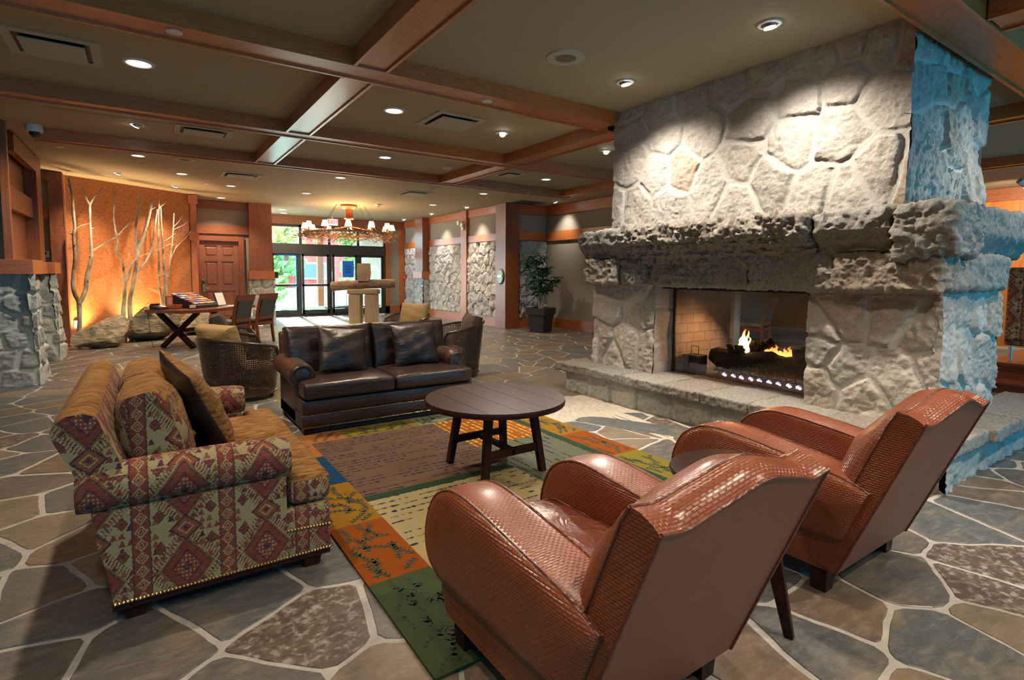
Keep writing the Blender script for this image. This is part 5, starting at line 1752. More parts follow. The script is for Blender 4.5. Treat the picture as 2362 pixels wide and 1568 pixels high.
# ------------------------------------------------------------ writing desk and chairs
dx, dy = (.62, -1.5), (.9, 1.22)
t = thing('writing_desk', 'dark wood writing desk with crossed legs before the boulders', 'desk', (1.0, 12.85, 0), math.radians(-41))
ang = math.radians(-41)
b = B(); prism(b, [(-.52, -.95), (.30, -1.0), (.52, -.62), (.52, 1.0), (-.52, 1.0)], 'z', .70, .76); obj('desktop', b, MT['chairwood_x'], t)
for y in (-.72, .75):
    b = B()
    bar(b, (-.42, y, .70), (.30, y, 0.02), .07, .10, (0, 1, 0)); obj('leg', b, MT['dark_z'], t)
    b = B(); bar(b, (.40, y + .002, .70), (-.36, y + .002, .02), .065, .10, (0, 1, 0)); obj('leg', b, MT['dark_z'], t)
b = B(); bar(b, (0, -.7, .34), (0, .75, .34), .05, .07); obj('stretcher', b, MT['dark_y'], t)
def desk_chair(loc, rz, label, grp='desk chairs'):
    t = thing('desk_chair', label, 'chair', loc, rz, grp)
    for sx in (-1, 1):
        b = B(); pts = smooth_path([(sx * .22, -.24, 0), (sx * .22, -.21, .22), (sx * .22, -.20, .44), (sx * .22, -.24, .70), (sx * .225, -.32, .97)], 4)
        for i in range(len(pts) - 1): bar(b, pts[i], pts[i + 1], .042, .042, (0, 1, 0))
        obj('rear_leg', b, MT['chairwood_z'], t)
        b = B(); bar(b, (sx * .22, .22, .42), (sx * .22, .24, 0), .05, .05, (0, 1, 0), w2=.035, d2=.035); obj('front_leg', b, MT['chairwood_z'], t)
    b = B(); box(b, -.235, .235, -.21, .245, .36, .43); obj('seat_rail', b, MT['chairwood_x'], t)
    b = B(); box(b, -.25, .25, -.20, .27, .43, .50, bev=.025, seg=3); obj('seat_cushion', b, MT['greycloth'], t, smooth=40)
    b = B(); obox(b, (0, -.315, .925), (.245, 0, 0), (0, .02, 0), (0, -.014, .058)); obj('top_rail', b, MT['chairwood_x'], t)
    b = B(); obox(b, (0, -.262, .70), (.20, 0, 0), (0, .018, -.004), (0, -.045, .165)); obj('back_panel', b, MT['greycloth'], t)
    b = B(); obox(b, (0, -.222, .51), (.20, 0, 0), (0, .018, 0), (0, 0, .03)); obj('lower_rail', b, MT['chairwood_x'], t)
    return t
m = M('grey_checked_cloth'); x, y, z = m.xyz(m.coord())
k = ((x * 45).tri() > .55) * .5 + ((z * 45).tri() > .55) * .5
MT['greycloth'] = m.done(m.mix(k, (.10, .105, .095), (.055, .06, .058)), .9)
t1 = desk_chair((1.40, 11.95, 0), math.radians(47), 'wooden chair with grey back nearest the crossed desk legs')
t1.scale = (1.08, 1.08, 1.07)
t2 = copytree(t1); t2.location = (1.93, 12.50, 0); t2.rotation_euler = (0, 0, math.radians(43)); t2['label'] = 'wooden chair with grey back nearest the wide stone column'
for lx, ly, a, n_ in ((9.3, 6.6, 40, 1), (10.2, 6.2, 15, 2)):
    tt = copytree(t1); tt.location = (lx, ly, 0); tt.rotation_euler = (0, 0, math.radians(a)); tt['label'] = 'left dark chair seen through the firebox' if n_ == 1 else 'right dark chair seen through the firebox'; tt['group'] = 'chairs beyond the firebox'
def dpt(lx, ly): return (1.0 + lx * math.cos(ang) - ly * math.sin(ang), 12.85 + lx * math.sin(ang) + ly * math.cos(ang))
def on_desk(name, lx, ly, label, cat, z=.762, rz=0):
    p = dpt(lx, ly); return thing(name, label, cat, (p[0], p[1], z), ang + rz)
t = on_desk('desk_telephone', -.32, -.82, 'black desk telephone on the left corner of the writing desk', 'phone')
b = B(); prism(b, [(-.12, 0), (.12, 0), (.12, .03), (-.12, .085)], 'y', -.1, .12); obj('body', b, MT['black'], t)
b = B(); box(b, -.115, -.07, -.1, .12, .085, .115, bev=.015); obj('handset', b, MT['black'], t, smooth=30)
b = B(); obox(b, (.05, .03, .062), (.05, 0, -.012), (0, .05, 0), (.0004, 0, .002)); obj('keypad', b, MT['white'], t)
t = on_desk('card_holder', -.16, -.62, 'wooden card holder with a pink leaflet on the writing desk', 'holder')
b = B(); box(b, -.12, -.10, -.09, .09, 0, .26); box(b, -.12, .1, -.09, -.075, 0, .09); box(b, -.12, .1, .075, .09, 0, .09); box(b, -.12, .1, -.09, .09, 0, .02); box(b, .085, .1, -.09, .09, 0, .07); obj('stand', b, MT['trim_z'], t)
b = B(); box(b, -.098, -.09, -.065, .065, .03, .22); obj('leaflet', b, plain('pink_leaflet', (.55, .22, .2), .7), t)
t = on_desk('business_card_box', .16, -.52, 'small box of white cards beside the brochure rack', 'box')
b = B(); box(b, -.05, .05, -.06, .06, 0, .02); box(b, -.05, -.04, -.06, .06, .02, .07); obj('tray', b, MT['dark_x'], t)
b = B(); box(b, -.035, .03, -.05, .05, .02, .075); obj('cards', b, MT['white'], t)
t = on_desk('brochure_rack', -.10, -.12, 'black sloping rack full of colourful brochures on the desk', 'rack')
b = B(); prism(b, [(-.26, 0), (.30, 0), (.30, .06), (-.26, .28)], 'y', -.31, .31); obj('case', b, MT['black'], t)
rr = random.Random(3)
bc = [(.5, .28, .03), (.55, .12, .05), (.08, .12, .35), (.55, .5, .42), (.3, .1, .3), (.05, .25, .4), (.6, .42, .08), (.45, .08, .1)]
bmts = [plain('brochure_paper', c, .5) for c in bc]
for r_ in range(6):
    for c_ in range(7):
        x = -.235 + r_ * .09
        z = .285 - (x + .26) * .393
        b = B(); obox(b, (x, -.27 + c_ * .09, z), (.038, 0, -.010), (0, .04, 0), (.004, 0, .012))
        o = obj('brochure', b, bmts[rr.randrange(8)], None, uv=False); p = dpt(-.10, -.12)
        o.location = (p[0], p[1], .762); o.rotation_euler = (0, 0, ang)
        tag(o, 'small colourful brochure in the sloping black rack on the desk', 'brochure', 'brochures in the rack')
t = on_desk('framed_notice', .02, .50, 'small framed white notice standing on the desk', 'frame')
b = B(); obox(b, (0, 0, .15), (.012, 0, .003), (0, .15, 0), (-.05, 0, .15)); obj('frame', b, MT['black'], t)
b = B(); obox(b, (.012, 0, .15), (.003, 0, .001), (0, .13, 0), (-.044, 0, .13)); obj('paper', b, MT['white'], t)
t = on_desk('paper_stack', -.2, .28, 'low stack of green edged papers on the desk', 'papers')
b = B(); box(b, -.1, .1, -.13, .13, 0, .05); obj('sheets', b, plain('green_paper', (.25, .6, .38), .6), t)
t = on_desk('notepad', .34, .42, 'white notepad at the desk edge behind the chairs', 'notepad')
b = B(); box(b, -.1, .1, -.18, .18, 0, .012); obj('sheets', b, MT['white'], t)
b = B(); P_ = dpt(-.5, -.9); tube(b, smooth_path([(P_[0], P_[1], .70), (P_[0] + .03, P_[1] - .02, .35), (P_[0] + .08, P_[1] + .05, .012), (P_[0] + .25, P_[1] - .25, .012), (P_[0] + .4, P_[1] + .2, .012)], 6), .005, 6)
tag(obj('telephone_cable', b, MT['black']), 'thin dark cable hanging from the desk to the floor', 'cable')

# ------------------------------------------------------------ boulders and branches
def boulder(loc, size, seed, label, tilt=0, rz=0):
    h = HF()
    rr = np.random.RandomState(seed)
    pl = [(rr.normal(size=3), rr.uniform(.5, .8)) for _ in range(20)]
    def f(q):
        q = q.copy()
        u = q / (np.array(size) / 2)
        u = u / np.maximum(1, np.linalg.norm(u, axis=-1, keepdims=True) ** .6)
        for nrm, d in pl:
            nn = nrm / np.linalg.norm(nrm)
            k = np.maximum(0, (u * nn).sum(-1) - d)
            u = u - k[..., None] * nn
        return u * np.array(size) / 2
    h.block((0, 0, 0), size, res=.035, amp=.06, sc=3.2, seed=seed, rnd=.5, fn=f, ridge=.6)
    o = h.obj('boulder', MT['boulder'], None, merge=True)
    zmin = min((v.co.z for v in o.data.vertices))
    for v in o.data.vertices: v.co.z = max(v.co.z, zmin + .03)
    o.location = (loc[0], loc[1], -zmin - .032); o.rotation_euler = (0, tilt, rz)
    return tag(o, label, 'boulder', 'boulders under the branches')
boulder((-.72, 13.30, .3), (1.15, .95, .74), 2, 'leftmost rounded boulder in front of the forked branch', 0, .5)
boulder((.22, 14.15, .35), (1.25, .95, .95), 5, 'large middle boulder with slanted top beside the desk', 0, .45)
boulder((.95, 14.9, .3), (.9, .8, .66), 8, 'smaller pale boulder seen under the desk', 0, .3)
m = M('bare_branch_bark'); n = m.noise(m.map(m.coord(), (1, 1, .35)), 22, 4, .6); n2 = m.noise(m.coord(), 2.2, 3)
MT['bark'] = m.done(m.mix(((n2 - .5) * 5 + .5).clamp(), m.ramp(n, [(.3, (.30, .24, .16)), (.7, (.48, .42, .30))]), m.ramp(n, [(.3, (.07, .05, .035)), (.7, (.17, .125, .09))])), .85, nrm=m.bump(n, .5, .01))
TREES={
'A0':[(-1.1,13.53,0.21),(-1.08,13.55,0.56),(-1.08,13.55,0.88),(-1.13,13.51,1.04),(-1.15,13.5,1.22),(-1.13,13.51,1.47),(-1.1,13.53,1.72),(-1.1,13.53,1.99),(-1.1,13.53,2.22),(-1.08,13.55,2.33),(-1.09,13.54,2.64),(-1.09,13.54,2.93),(-1.11,13.53,3.11),(-1.13,13.51,3.28)],
'A1':[(-1.07,13.55,0.85),(-1.01,13.59,0.99),(-0.96,13.63,1.17),(-0.94,13.65,1.38),(-0.89,13.68,1.61),(-0.85,13.71,1.82),(-0.85,13.71,1.96),(-0.85,13.71,2.28),(-0.85,13.71,2.51),(-0.84,13.72,2.81)],
'A2':[(-0.84,13.72,2.81),(-0.9,13.67,2.96),(-0.95,13.64,3.19)],
'A3':[(-0.84,13.72,2.81),(-0.76,13.77,2.99),(-0.62,13.88,3.2)],
'A4':[(-1.07,13.55,2.31),(-0.98,13.62,2.39),(-0.86,13.7,2.45)],
'A5':[(-0.85,13.71,1.89),(-0.69,13.82,2.02),(-0.44,14.0,2.22),(-0.3,14.1,2.41),(-0.14,14.22,2.6)],
'A6':[(-1.09,13.54,1.74),(-1.06,13.56,1.9),(-1.03,13.59,2.06)],
'A7':[(-1.11,13.53,3.11),(-1.09,13.54,3.18),(-1.06,13.56,3.25)],
'B0':[(-0.39,13.98,0.6),(-0.36,14.0,0.91),(-0.34,14.01,1.23),(-0.35,14.01,1.5),(-0.36,14.0,1.73)],
'B1':[(-0.36,14.0,1.73),(-0.45,13.93,1.88),(-0.42,13.95,2.13),(-0.46,13.93,2.39),(-0.47,13.92,2.67),(-0.43,13.95,3.14)],
'B2':[(-0.34,14.01,1.23),(-0.26,14.07,1.43),(-0.19,14.12,1.68),(-0.13,14.16,1.75)],
'B3':[(-0.33,14.02,1.6),(-0.26,14.07,1.62),(-0.24,14.09,1.91)],
'C0':[(-0.27,14.13,0.83),(-0.21,14.17,1.15),(-0.16,14.21,1.45),(-0.11,14.24,1.8),(-0.13,14.23,2.2),(-0.09,14.25,2.6),(-0.04,14.29,2.86),(0.01,14.33,3.16)],
'C1':[(-0.11,14.24,1.8),(-0.05,14.28,2.06),(0.07,14.37,2.44),(0.15,14.43,2.76),(0.2,14.46,3.04)],
'C2':[(-0.16,14.21,1.45),(-0.0,14.32,1.63),(0.11,14.4,1.86),(0.19,14.45,2.12),(0.24,14.49,2.49),(0.3,14.53,2.88)],
'C3':[(-0.09,14.25,1.8),(0.09,14.38,1.89),(0.31,14.54,2.0),(0.57,14.72,2.15)],
'C4':[(0.19,14.45,2.86),(0.26,14.5,2.92)],
'C5':[(-0.13,14.23,1.33),(0.04,14.35,1.17),(0.26,14.5,1.01)],
'D0':[(0.31,14.6,0.82),(0.28,14.58,1.14),(0.29,14.59,1.61),(0.3,14.59,2.13),(0.31,14.6,2.6),(0.35,14.63,3.14)],
'D1':[(0.36,14.64,0.87),(0.38,14.65,1.19),(0.38,14.65,1.61),(0.38,14.65,2.09),(0.37,14.64,2.61),(0.37,14.64,2.97)],
'D2':[(0.4,14.66,0.87),(0.42,14.68,1.19),(0.47,14.71,1.51),(0.53,14.76,1.88),(0.58,14.79,2.26),(0.63,14.83,2.85)],
'D3':[(0.51,14.74,1.77),(0.59,14.8,1.94),(0.66,14.85,2.12)],
'D4':[(0.61,14.81,2.53),(0.73,14.9,2.68),(0.83,14.98,2.88)],
'D5':[(0.32,14.61,2.12),(0.46,14.71,2.22),(0.64,14.84,2.38)],
'D6':[(0.34,14.62,2.92),(0.42,14.68,3.01),(0.52,14.75,3.11)],
'D7':[(0.61,14.81,2.47),(0.78,14.93,2.57),(1.0,15.1,2.75)],
'D8':[(0.64,14.84,2.05),(0.92,15.03,2.39),(1.12,15.18,2.76)],
}
info = {'A': ('forked bare branch nearest the thermostat wall', .045, .024), 'B': ('bare branch with a thin curved fork rising behind the two boulders', .046, .022), 'C': ('bare branch with the thick pale limb in the middle of the orange wall', .044, .022), 'D': ('cluster of thin twiggy stems standing behind the desk', .030, .014)}
for k, (lab, r0, r1) in info.items():
    p0 = Vector(TREES[k + '0'][0])
    t = thing('bare_branch', lab, 'branch', (p0.x, p0.y, 0), group='bare branches on the orange wall')
    for key in sorted(q for q in TREES if q[0] == k):
        pts = [Vector(p) - Vector((p0.x, p0.y, 0)) for p in TREES[key]]
        main = key[1] == '0' or (k == 'A' and key == 'A1') or (k == 'D' and key in ('D1', 'D2'))
        if main and key[1] == '0': pts = [Vector((pts[0].x, pts[0].y, .0))] + pts
        if main and key in ('D1', 'D2'): pts = [Vector((pts[0].x * .6, pts[0].y * .6, .25))] + pts
        P = smooth_path(pts, 5)
        big = {'C1': .042, 'C2': .026, 'B1': .022, 'B2': .026, 'A2': .02, 'A3': .018, 'A5': .016}.get(key, .009)
        ra, rb = (r0, r1 * .8) if main else (big, big * .6)
        rr = random.Random(len(P))
        bm = B(); tube(bm, P, [(ra + (rb - ra) * i / (len(P) - 1)) * rr.uniform(.92, 1.1) for i in range(len(P))], 9)
        if main:
            for q in range(6):
                i = rr.randrange(3, len(P) - 1)
                d = Vector((rr.uniform(-1, 1), rr.uniform(-1, 1), rr.uniform(-.2, .6))).normalized()
                tube(bm, [P[i], P[i] + d * .07], [.014, .008], 6)
        obj('trunk' if main else 'twig', bm, MT['bark'], t, smooth=50)

# ------------------------------------------------------------ potted plant
t = thing('potted_plant', 'leafy green plant in a square black pot by the corner post', 'plant', (8.42, 11.0, 0), math.radians(20))
b = B()
loft(b, [[(s * x, s * y, z) for x, y in ((-1, -1), (1, -1), (1, 1), (-1, 1))] for s, z in ((.20, 0), (.245, .46), (.275, .46), (.285, .63), (.25, .63), (.24, .56))])
obj('pot', b, plain('black_planter', (.02, .022, .026), .4), t)
b = B(); box(b, -.23, .23, -.23, .23, .53, .58); obj('soil', b, plain('potting_soil', (.05, .03, .02), .95), t)
m = M('glossy_plant_leaf'); n = m.noise(m.coord(), 6, 2)
MT['leaf'] = m.done(m.mix(n, (.018, .065, .018), (.06, .17, .03)), .35)
rr = random.Random(5)
stems = []
for k in range(7):
    a = k * .9
    tip = (rr.uniform(-.42, .42), rr.uniform(-.42, .42), rr.uniform(1.25, 2.0))
    P = smooth_path([(.05 * math.cos(a), .05 * math.sin(a), .55), (tip[0] * .3, tip[1] * .3, .95), (tip[0] * .7, tip[1] * .7, tip[2] * .82), tip], 5)
    b = B(); tube(b, P, [.016 - .009 * i / len(P) for i in range(len(P))], 6); obj('stem', b, MT['bark'], t, smooth=True)
    stems.append(P)
b = B()
def leaf(c, d, L, w):
    d = Vector(d).normalized(); s = d.cross(Vector((0, 0, 1)))
    if s.length < .1: s = Vector((1, 0, 0))
    s.normalize(); u = s.cross(d)
    c = Vector(c); pr = None
    for i in range(5):
        q = i / 4
        ww = w * math.sin(PI * (q * .92 + .06)) ** .8
        p = c + d * L * q - Vector((0, 0, 1)) * L * .35 * q * q
        row = [b.verts.new(p - s * ww + u * ww * .35), b.verts.new(p), b.verts.new(p + s * ww + u * ww * .35)]
        if pr:
            b.faces.new((pr[0], pr[1], row[1], row[0])); b.faces.new((pr[1], pr[2], row[2], row[1]))
        pr = row
for P in stems:
    for i in range(6, len(P)):
        for q in range(2):
            c = P[i] + Vector((rr.uniform(-.08, .08), rr.uniform(-.08, .08), rr.uniform(-.05, .08)))
            for kk in range(5):
                a = kk * 1.257 + rr.uniform(-.3, .3)
                leaf(c, (math.cos(a), math.sin(a), rr.uniform(-.1, .5)), rr.uniform(.13, .21), rr.uniform(.024, .038))
o = obj('leaves', b, MT['leaf'], t, smooth=True, normals=False); 

# ------------------------------------------------------------ log figure, clock, lamps on the wall
m = M('weathered_log'); n = m.noise(m.map(m.coord(), (1, 1, .12)), 26, 4, .6); m2 = m.noise(m.coord(), 3, 3)
MT['log'] = m.done(m.mix(n, (.26, .17, .09), (.52, .40, .24)), .8, nrm=m.bump(n, .4, .01))
m = M('bark_log'); n = m.noise(m.map(m.coord(), (.3, 1, 1)), 20, 4, .6)
MT['logx'] = m.done(m.ramp(n, [(.3, (.10, .07, .05)), (.5, (.26, .17, .11)), (.7, (.42, .31, .2))]), .85, nrm=m.bump(n, .7, .02))
t = thing('log_figure', 'figure of stacked timber logs standing behind the leather sofa', 'sculpture', (4.77, 13.9, 0), math.radians(-33))
b = B(); box(b, -.60, .62, -.34, .34, 0, .12, bev=.02); obj('base', b, MT['log'], t)
for x0, x1 in ((-.37, -.06), (.05, .36)):
    b = B(); box(b, x0, x1, -.16, .16, .12, .93, bev=.02); obj('leg_log', b, MT['log'], t)
b = B(); box(b, -.40, .40, -.17, .17, .935, 1.07, bev=.03); obj('hip_log', b, MT['log'], t)
b = B(); tube(b, smooth_path([(-.84, .02, 1.13), (-.4, 0, 1.17), (.1, 0, 1.2), (.84, -.02, 1.22)], 5), [.125] * 6 + [.118] * 10, 16); obj('arm_log', b, MT['logx'], t, smooth=50)
b = B(); loft(b, [[(x * s, y * s, z) for x, y in ((-.15, -.15), (.16, -.15), (.16, .15), (-.15, .15))] for s, z in ((.88, 1.28), (1, 1.5), (.92, 1.74))]); obj('head_log', b, MT['log'], t)
t = thing('wall_plaque', 'round bronze plaque on the square corner post', 'plaque', (8.04, 12.33, 1.42))
b = B(); lathe(b, [(0, 0), (.16, 0), (.17, .012), (.15, .03), (.12, .024), (0, .03)], 28); xform(b, Matrix.Rotation(-PI / 2, 4, 'Y')); xform(b, Matrix.Scale(1.25, 4, (0, 0, 1)))
obj('disc', b, plain('verdigris_bronze', (.16, .19, .15), .4, .7), t, smooth=40)
b = B()
for k in range(-2, 3): box(b, -.04, -.028, k * .045 - .015, k * .045 + .015, -.02, .03)
obj('relief', b, MT['brass'], t)
t = thing('emergency_lamp', 'white twin head emergency lamp on the narrow pilaster', 'lamp', (8.06, 14.52, 2.93))
b = B(); box(b, .0, .05, -.06, .06, -.12, .08, bev=.01); obj('case', b, MT['white'], t)
for y, z in ((-.12, .02), (.10, .10)):
    b = B(); lathe(b, [(0, 0), (.055, .01), (.075, .06), (.07, .075), (0, .07)], 16); xform(b, Matrix.Translation((-.02, y, z)) @ Matrix.Rotation(-PI / 2, 4, 'Y')); obj('lamp_head', b, MT['white'], t, smooth=40)
t = thing('fire_alarm_pull', 'small red fire alarm box at the far end of the right wall', 'alarm', (8.12, 19.0, 1.35))
b = B(); box(b, -.03, .03, -.06, .06, -.09, .09, bev=.006); obj('case', b, plain('alarm_red', (.5, .02, .02), .4), t)
b = B(); box(b, -.038, -.028, -.04, .04, -.03, .0); obj('handle', b, MT['white'], t)
t = thing('door_sensor', 'small black switch box on the column beside the sliding doors', 'switch', (3.1, 16.5, 1.42))
b = B(); box(b, -.05, .07, -.04, .04, -.09, .09, bev=.008); obj('case', b, MT['black'], t)
# luggage carts beyond the glass
def cart(loc, rz, label):
    t = thing('luggage_cart', label, 'cart', loc, rz, 'luggage carts on the porch')
    b = B(); box(b, -.5, .5, -.28, .28, .2, .26, bev=.02); obj('platform', b, MT['black'], t)
    for x in (-.45, .45):
        b = B(); tube(b, smooth_path([(x, -.24, .26), (x, -.24, 1.4), (x, -.12, 1.72), (x, .12, 1.72), (x, .24, 1.4), (x, .24, .26)], 5), .022, 8); obj('hoop', b, MT['steel'], t, smooth=True)
    b = B(); tube(b, [(-.45, 0, 1.75), (.45, 0, 1.75)], .022, 8); obj('hanging_bar', b, MT['steel'], t)
    for x in (-.42, .42):
        for y in (-.22, .22):
            b = B(); tube(b, [(x, y - .02, .1), (x, y + .02, .1)], .1, 12); obj('wheel', b, MT['black'], t)
    return t
c1 = cart((6.0, 20.15, -.005), .3, 'luggage cart standing outside behind the blue notice')
c2 = copytree(c1); c2.location = (7.05, 20.35, -.005); c2['label'] = 'luggage cart at the right end of the entrance glass'
t = thing('door_notice', 'bright blue paper notice taped to the sliding door glass', 'notice', (6.0, 19.1, 1.62))
b = B(); box(b, -.2, .2, -.004, .004, -.29, .29); obj('sheet', b, plain('blue_notice_paper', (.01, .16, .75), .6), t)
b = B()
for z_ in (.1, 0, -.1): box(b, -.12, .1, -.006, -.004, z_ - .02, z_ + .01)
obj('print', b, plain('dark_blue_print', (.005, .04, .2), .6), t)

# ------------------------------------------------------------ chandelier
CH_ = (4.85, 15.3, ZC)
t = thing('twig_chandelier', 'round twig chandelier with small glowing shades before the entrance', 'chandelier', CH_)
b = B(); lathe(b, [(0, 0), (.22, 0), (.24, -.05), (.17, -.11), (.12, -.13), (.11, -.36), (.15, -.4), (0, -.42)][::1], 20); obj('ceiling_canopy', b, MT['trim_z'], t, smooth=40)
RC, zr = 1.18, -.80
rr = random.Random(2)
for k in range(4):
    a = .6 + k * PI / 2
    b = B(); tube(b, [(.5 * math.cos(a), .5 * math.sin(a), -.02), (RC * .92 * math.cos(a), RC * .92 * math.sin(a), zr)], .006, 5); obj('chain', b, MT['black'], t)
b = B()
tube(b, [(RC * math.cos(k * PI / 20), RC * math.sin(k * PI / 20), zr) for k in range(40)], .03, 6, cyc=True)
for k in range(5): tube(b, [(0, 0, zr + .2), (RC * math.cos(k * 1.2566), RC * math.sin(k * 1.2566), zr)], .014, 5)
obj('hoop', b, MT['trim_x'], t, smooth=True)
b = B()
for k in range(520):
    a = rr.uniform(0, 2 * PI)
    r = RC + rr.gauss(0, .11)
    c = Vector((r * math.cos(a), r * math.sin(a), zr + rr.gauss(-.05, .06)))
    ta = a + PI / 2 + rr.uniform(-1.3, 1.3)
    d = Vector((math.cos(ta), math.sin(ta), rr.uniform(-.9, .6))).normalized() * rr.uniform(.1, .36)
    tube(b, [c - d * .5, c + Vector((0, 0, rr.uniform(-.02, .02))), c + d * .5], [.011, .008, .003], 4)
o = obj('twigs', b, plain('chandelier_twig', (.34, .19, .10), .7, var=.4, scale=30), t); o['kind'] = 'stuff'
m = M('glowing_parchment_shade')
e = m.nt.nodes.new('ShaderNodeEmission'); e.inputs[0].default_value = (1, .66, .30, 1); e.inputs[1].default_value = 5.5
m.nt.links.new(e.outputs[0], m.out.inputs[0])
MT['shade'] = m.mat
for k in range(12):
    a = k * PI / 6 + .2
    x, y = RC * math.cos(a), RC * math.sin(a)
    b = B(); lathe(b, [(.012, 0), (.014, .12)], 8, (x, y, zr + .02)); c = obj('candle_arm', b, MT['trim_z'], t)
    b = B(); lathe(b, [(.095, 0), (.055, .15)], 16, (x, y, zr + .12), cap=False); obj('lamp_shade', b, MT['shade'], c, smooth=True)
l = bpy.data.lights.new('chandelier_light', 'POINT'); l.energy = 190; l.color = (1, .62, .28); l.shadow_soft_size = .7
o = bpy.data.objects.new('chandelier_light', l); o.location = (CH_[0], CH_[1], ZC - .34); link(o)

# ------------------------------------------------------------ lounge to the right
t = thing('kilim_bench', 'kilim covered bench back in the gap right of the fireplace', 'bench', (9.2, 1.6, .42))
b = B(); box(b, -.05, .12, -.8, .52, .26, 1.2, bev=.03); obj('backrest', b, MT['kilim'], t)
b = B(); box(b, -.03, .7, -.8, .52, .2, .3, bev=.02); obj('seat', b, MT['kilim'], t)
for y in (-.6, .46):
    b = B(); tube(b, [(.03, y, .22), (.03, y, 0)], .02, 8); obj('leg', b, MT['steel'], t)
t = thing('wood_steps', 'wooden platform with two steps right of the fireplace', 'steps', (9.0, 1.4, 0))
b = B(); box(b, .0, 2.6, -1.2, .86, .0, .40); box(b, -.02, 2.6, -1.2, .88, .37, .415, bev=.006); obj('platform', b, MT['chairwood_y'], t)
b = B(); box(b, -.32, 0, -1.2, .86, 0, .19); box(b, -.34, 0, -1.2, .88, .165, .205, bev=.006); obj('step', b, MT['chairwood_y'], t)
h = HF()
for P0, U, w in (((8.05, 1.72, 0), (0, -1, 0), .5), ((8.05, 1.22, 0), (1, 0, 0), .5), ((8.55, 1.72, 0), (-1, 0, 0), .5)):
    h.patch(P0, U, (0, 0, 1), w, .92, rseeds(w, .92, .25, .3, 33), res=.025, seed=33)
o = h.obj('stone_post', MT['ashlar'], None, origin=(8.3, 1.47, 0)); o.location = (8.3, 1.47, 0)
bpy.data.objects.remove(o)
# ------------------------------------------------------------ ceiling fittings and lamps
def spot(loc, power, size, color, tgt=None, blend=.6, rad=.05):
    l = bpy.data.lights.new('lamp_beam', 'SPOT')
    l.energy = power * 4.2; l.color = color; l.spot_size = math.radians(size); l.spot_blend = blend; l.shadow_soft_size = rad
    o = bpy.data.objects.new('lamp_beam', l)
    link(o)
    o.location = loc
    d = (Vector(tgt) if tgt else Vector(loc) - Vector((0, 0, 1))) - Vector(loc)
    o.rotation_euler = d.to_track_quat('-Z', 'Y').to_euler()
    return o
WARM, COOL = (1, .80, .58), (1, .88, .74)
def downlight(x, y, label, p=34, size=115, r=.095):
    t = thing('recessed_downlight', label, 'downlight', (x, y, ZC), group='recessed ceiling downlights')
    b = B(); lathe(b, [(r + .025, -.001), (r + .022, -.012), (r, -.014), (r - .008, .0)], 28, cap=False); obj('trim_ring', b, MT['white'], t, smooth=True)
    b = B(); lathe(b, [(0, -.006), (r - .004, -.006), (r - .004, -.003), (0, -.003)], 24, cap=False); obj('lens', b, MT['lampdim'], t)
    if p: spot((x, y, ZC - .03), p, size, WARM)
DL = [(.03, 6.12, 'large downlight near the upper left ceiling vent'), (2.49, 6.12, 'downlight beside the middle ceiling vent'), (-.01, 10.91, 'downlight just beyond the far long beam at left'), (.68, 12.41, 'downlight in front of the bare branches'),
      (1.66, 13.48, 'downlight over the writing desk'), (1.71, 15.8, 'downlight in front of the wooden door'), (3.35, 8.63, 'downlight between the second and third long beams'), (3.32, 10.98, 'downlight centred beyond the far long beam'),
      (3.29, 13.62, 'downlight left of the chandelier'), (6.75, 8.69, 'downlight in the bay left of the chimney'), (6.75, 11.11, 'downlight beyond the beams toward the plant'), (6.72, 13.76, 'downlight right of the chandelier'), (3.56, 17.6, 'small downlight by the wide column'), (3.8, 18.6, 'small downlight just inside the sliding doors')]
PW = {0: 60, 1: 60, 6: 50, 9: 45}
for k, (x, y, l) in enumerate(DL): downlight(x, y, l, PW.get(k, 42), 120, .10 if k < 2 else .09)
def gimbal(x, y, tgt, label, p, size=60, color=COOL):
    t = thing('adjustable_spotlight', label, 'spotlight', (x, y, ZC), group='adjustable ceiling spotlights')
    d = (Vector(tgt) - Vector((x, y, ZC))).normalized()
    R = d.to_track_quat('-Z', 'Y').to_matrix().to_4x4()
    b = B(); lathe(b, [(.088, -.001), (.085, -.012), (.062, -.016), (.058, .0)], 24, cap=False); obj('trim_ring', b, MT['white'], t, smooth=True)
    b = B(); lathe(b, [(0, -.03), (.042, -.03), (.05, -.026), (.052, .01)], 20, cap=False); xform(b, R); obj('lamp_head', b, MT['steel'], t, smooth=True)
    b = B(); lathe(b, [(0, -.036), (.044, -.036), (.044, -.031), (0, -.031)], 20, cap=False); xform(b, R); obj('lens', b, MT['lamp'], t)
    if p: spot(Vector((x, y, ZC - .02)) + d * .07, p, size, color, tgt, 1.)
gimbal(3.98, 2.39, (4.5, 2.4, .9), 'bright spotlight nearest the chimney top right', 50, 125)
gimbal(4.00, 3.89, (4.5, 3.8, .9), 'bright spotlight aimed at the left half of the chimney', 50, 125)
gimbal(4.07, 6.22, (3.3, 2.6, 0), 'bright spotlight between the first two long beams', 150, 60)
gimbal(5.96, 6.18, (3.4, 1.6, 0), 'brightest spotlight right against the chimney edge', 150, 55)
gimbal(-.01, 8.63, (-1.6, 10.2, .6), 'spotlight on the ceiling panel at left', 60, 90)
gimbal(-.34, 13.0, (-1.0, 14.0, 1.2), 'left wall washer spotlight above the bare branches', 70, 80, WARM)
gimbal(.65, 14.2, (.3, 15.0, 1.2), 'right wall washer spotlight above the bare branches', 70, 80, WARM)
gimbal(8.97, 11.16, (9.5, 11.3, 2.4), 'spotlight over the wall beside the plant', 22, 80)
gimbal(7.65, 15.78, (8.2, 15.8, 1.4), 'wall washer over the far fieldstone panel', 40, 80)
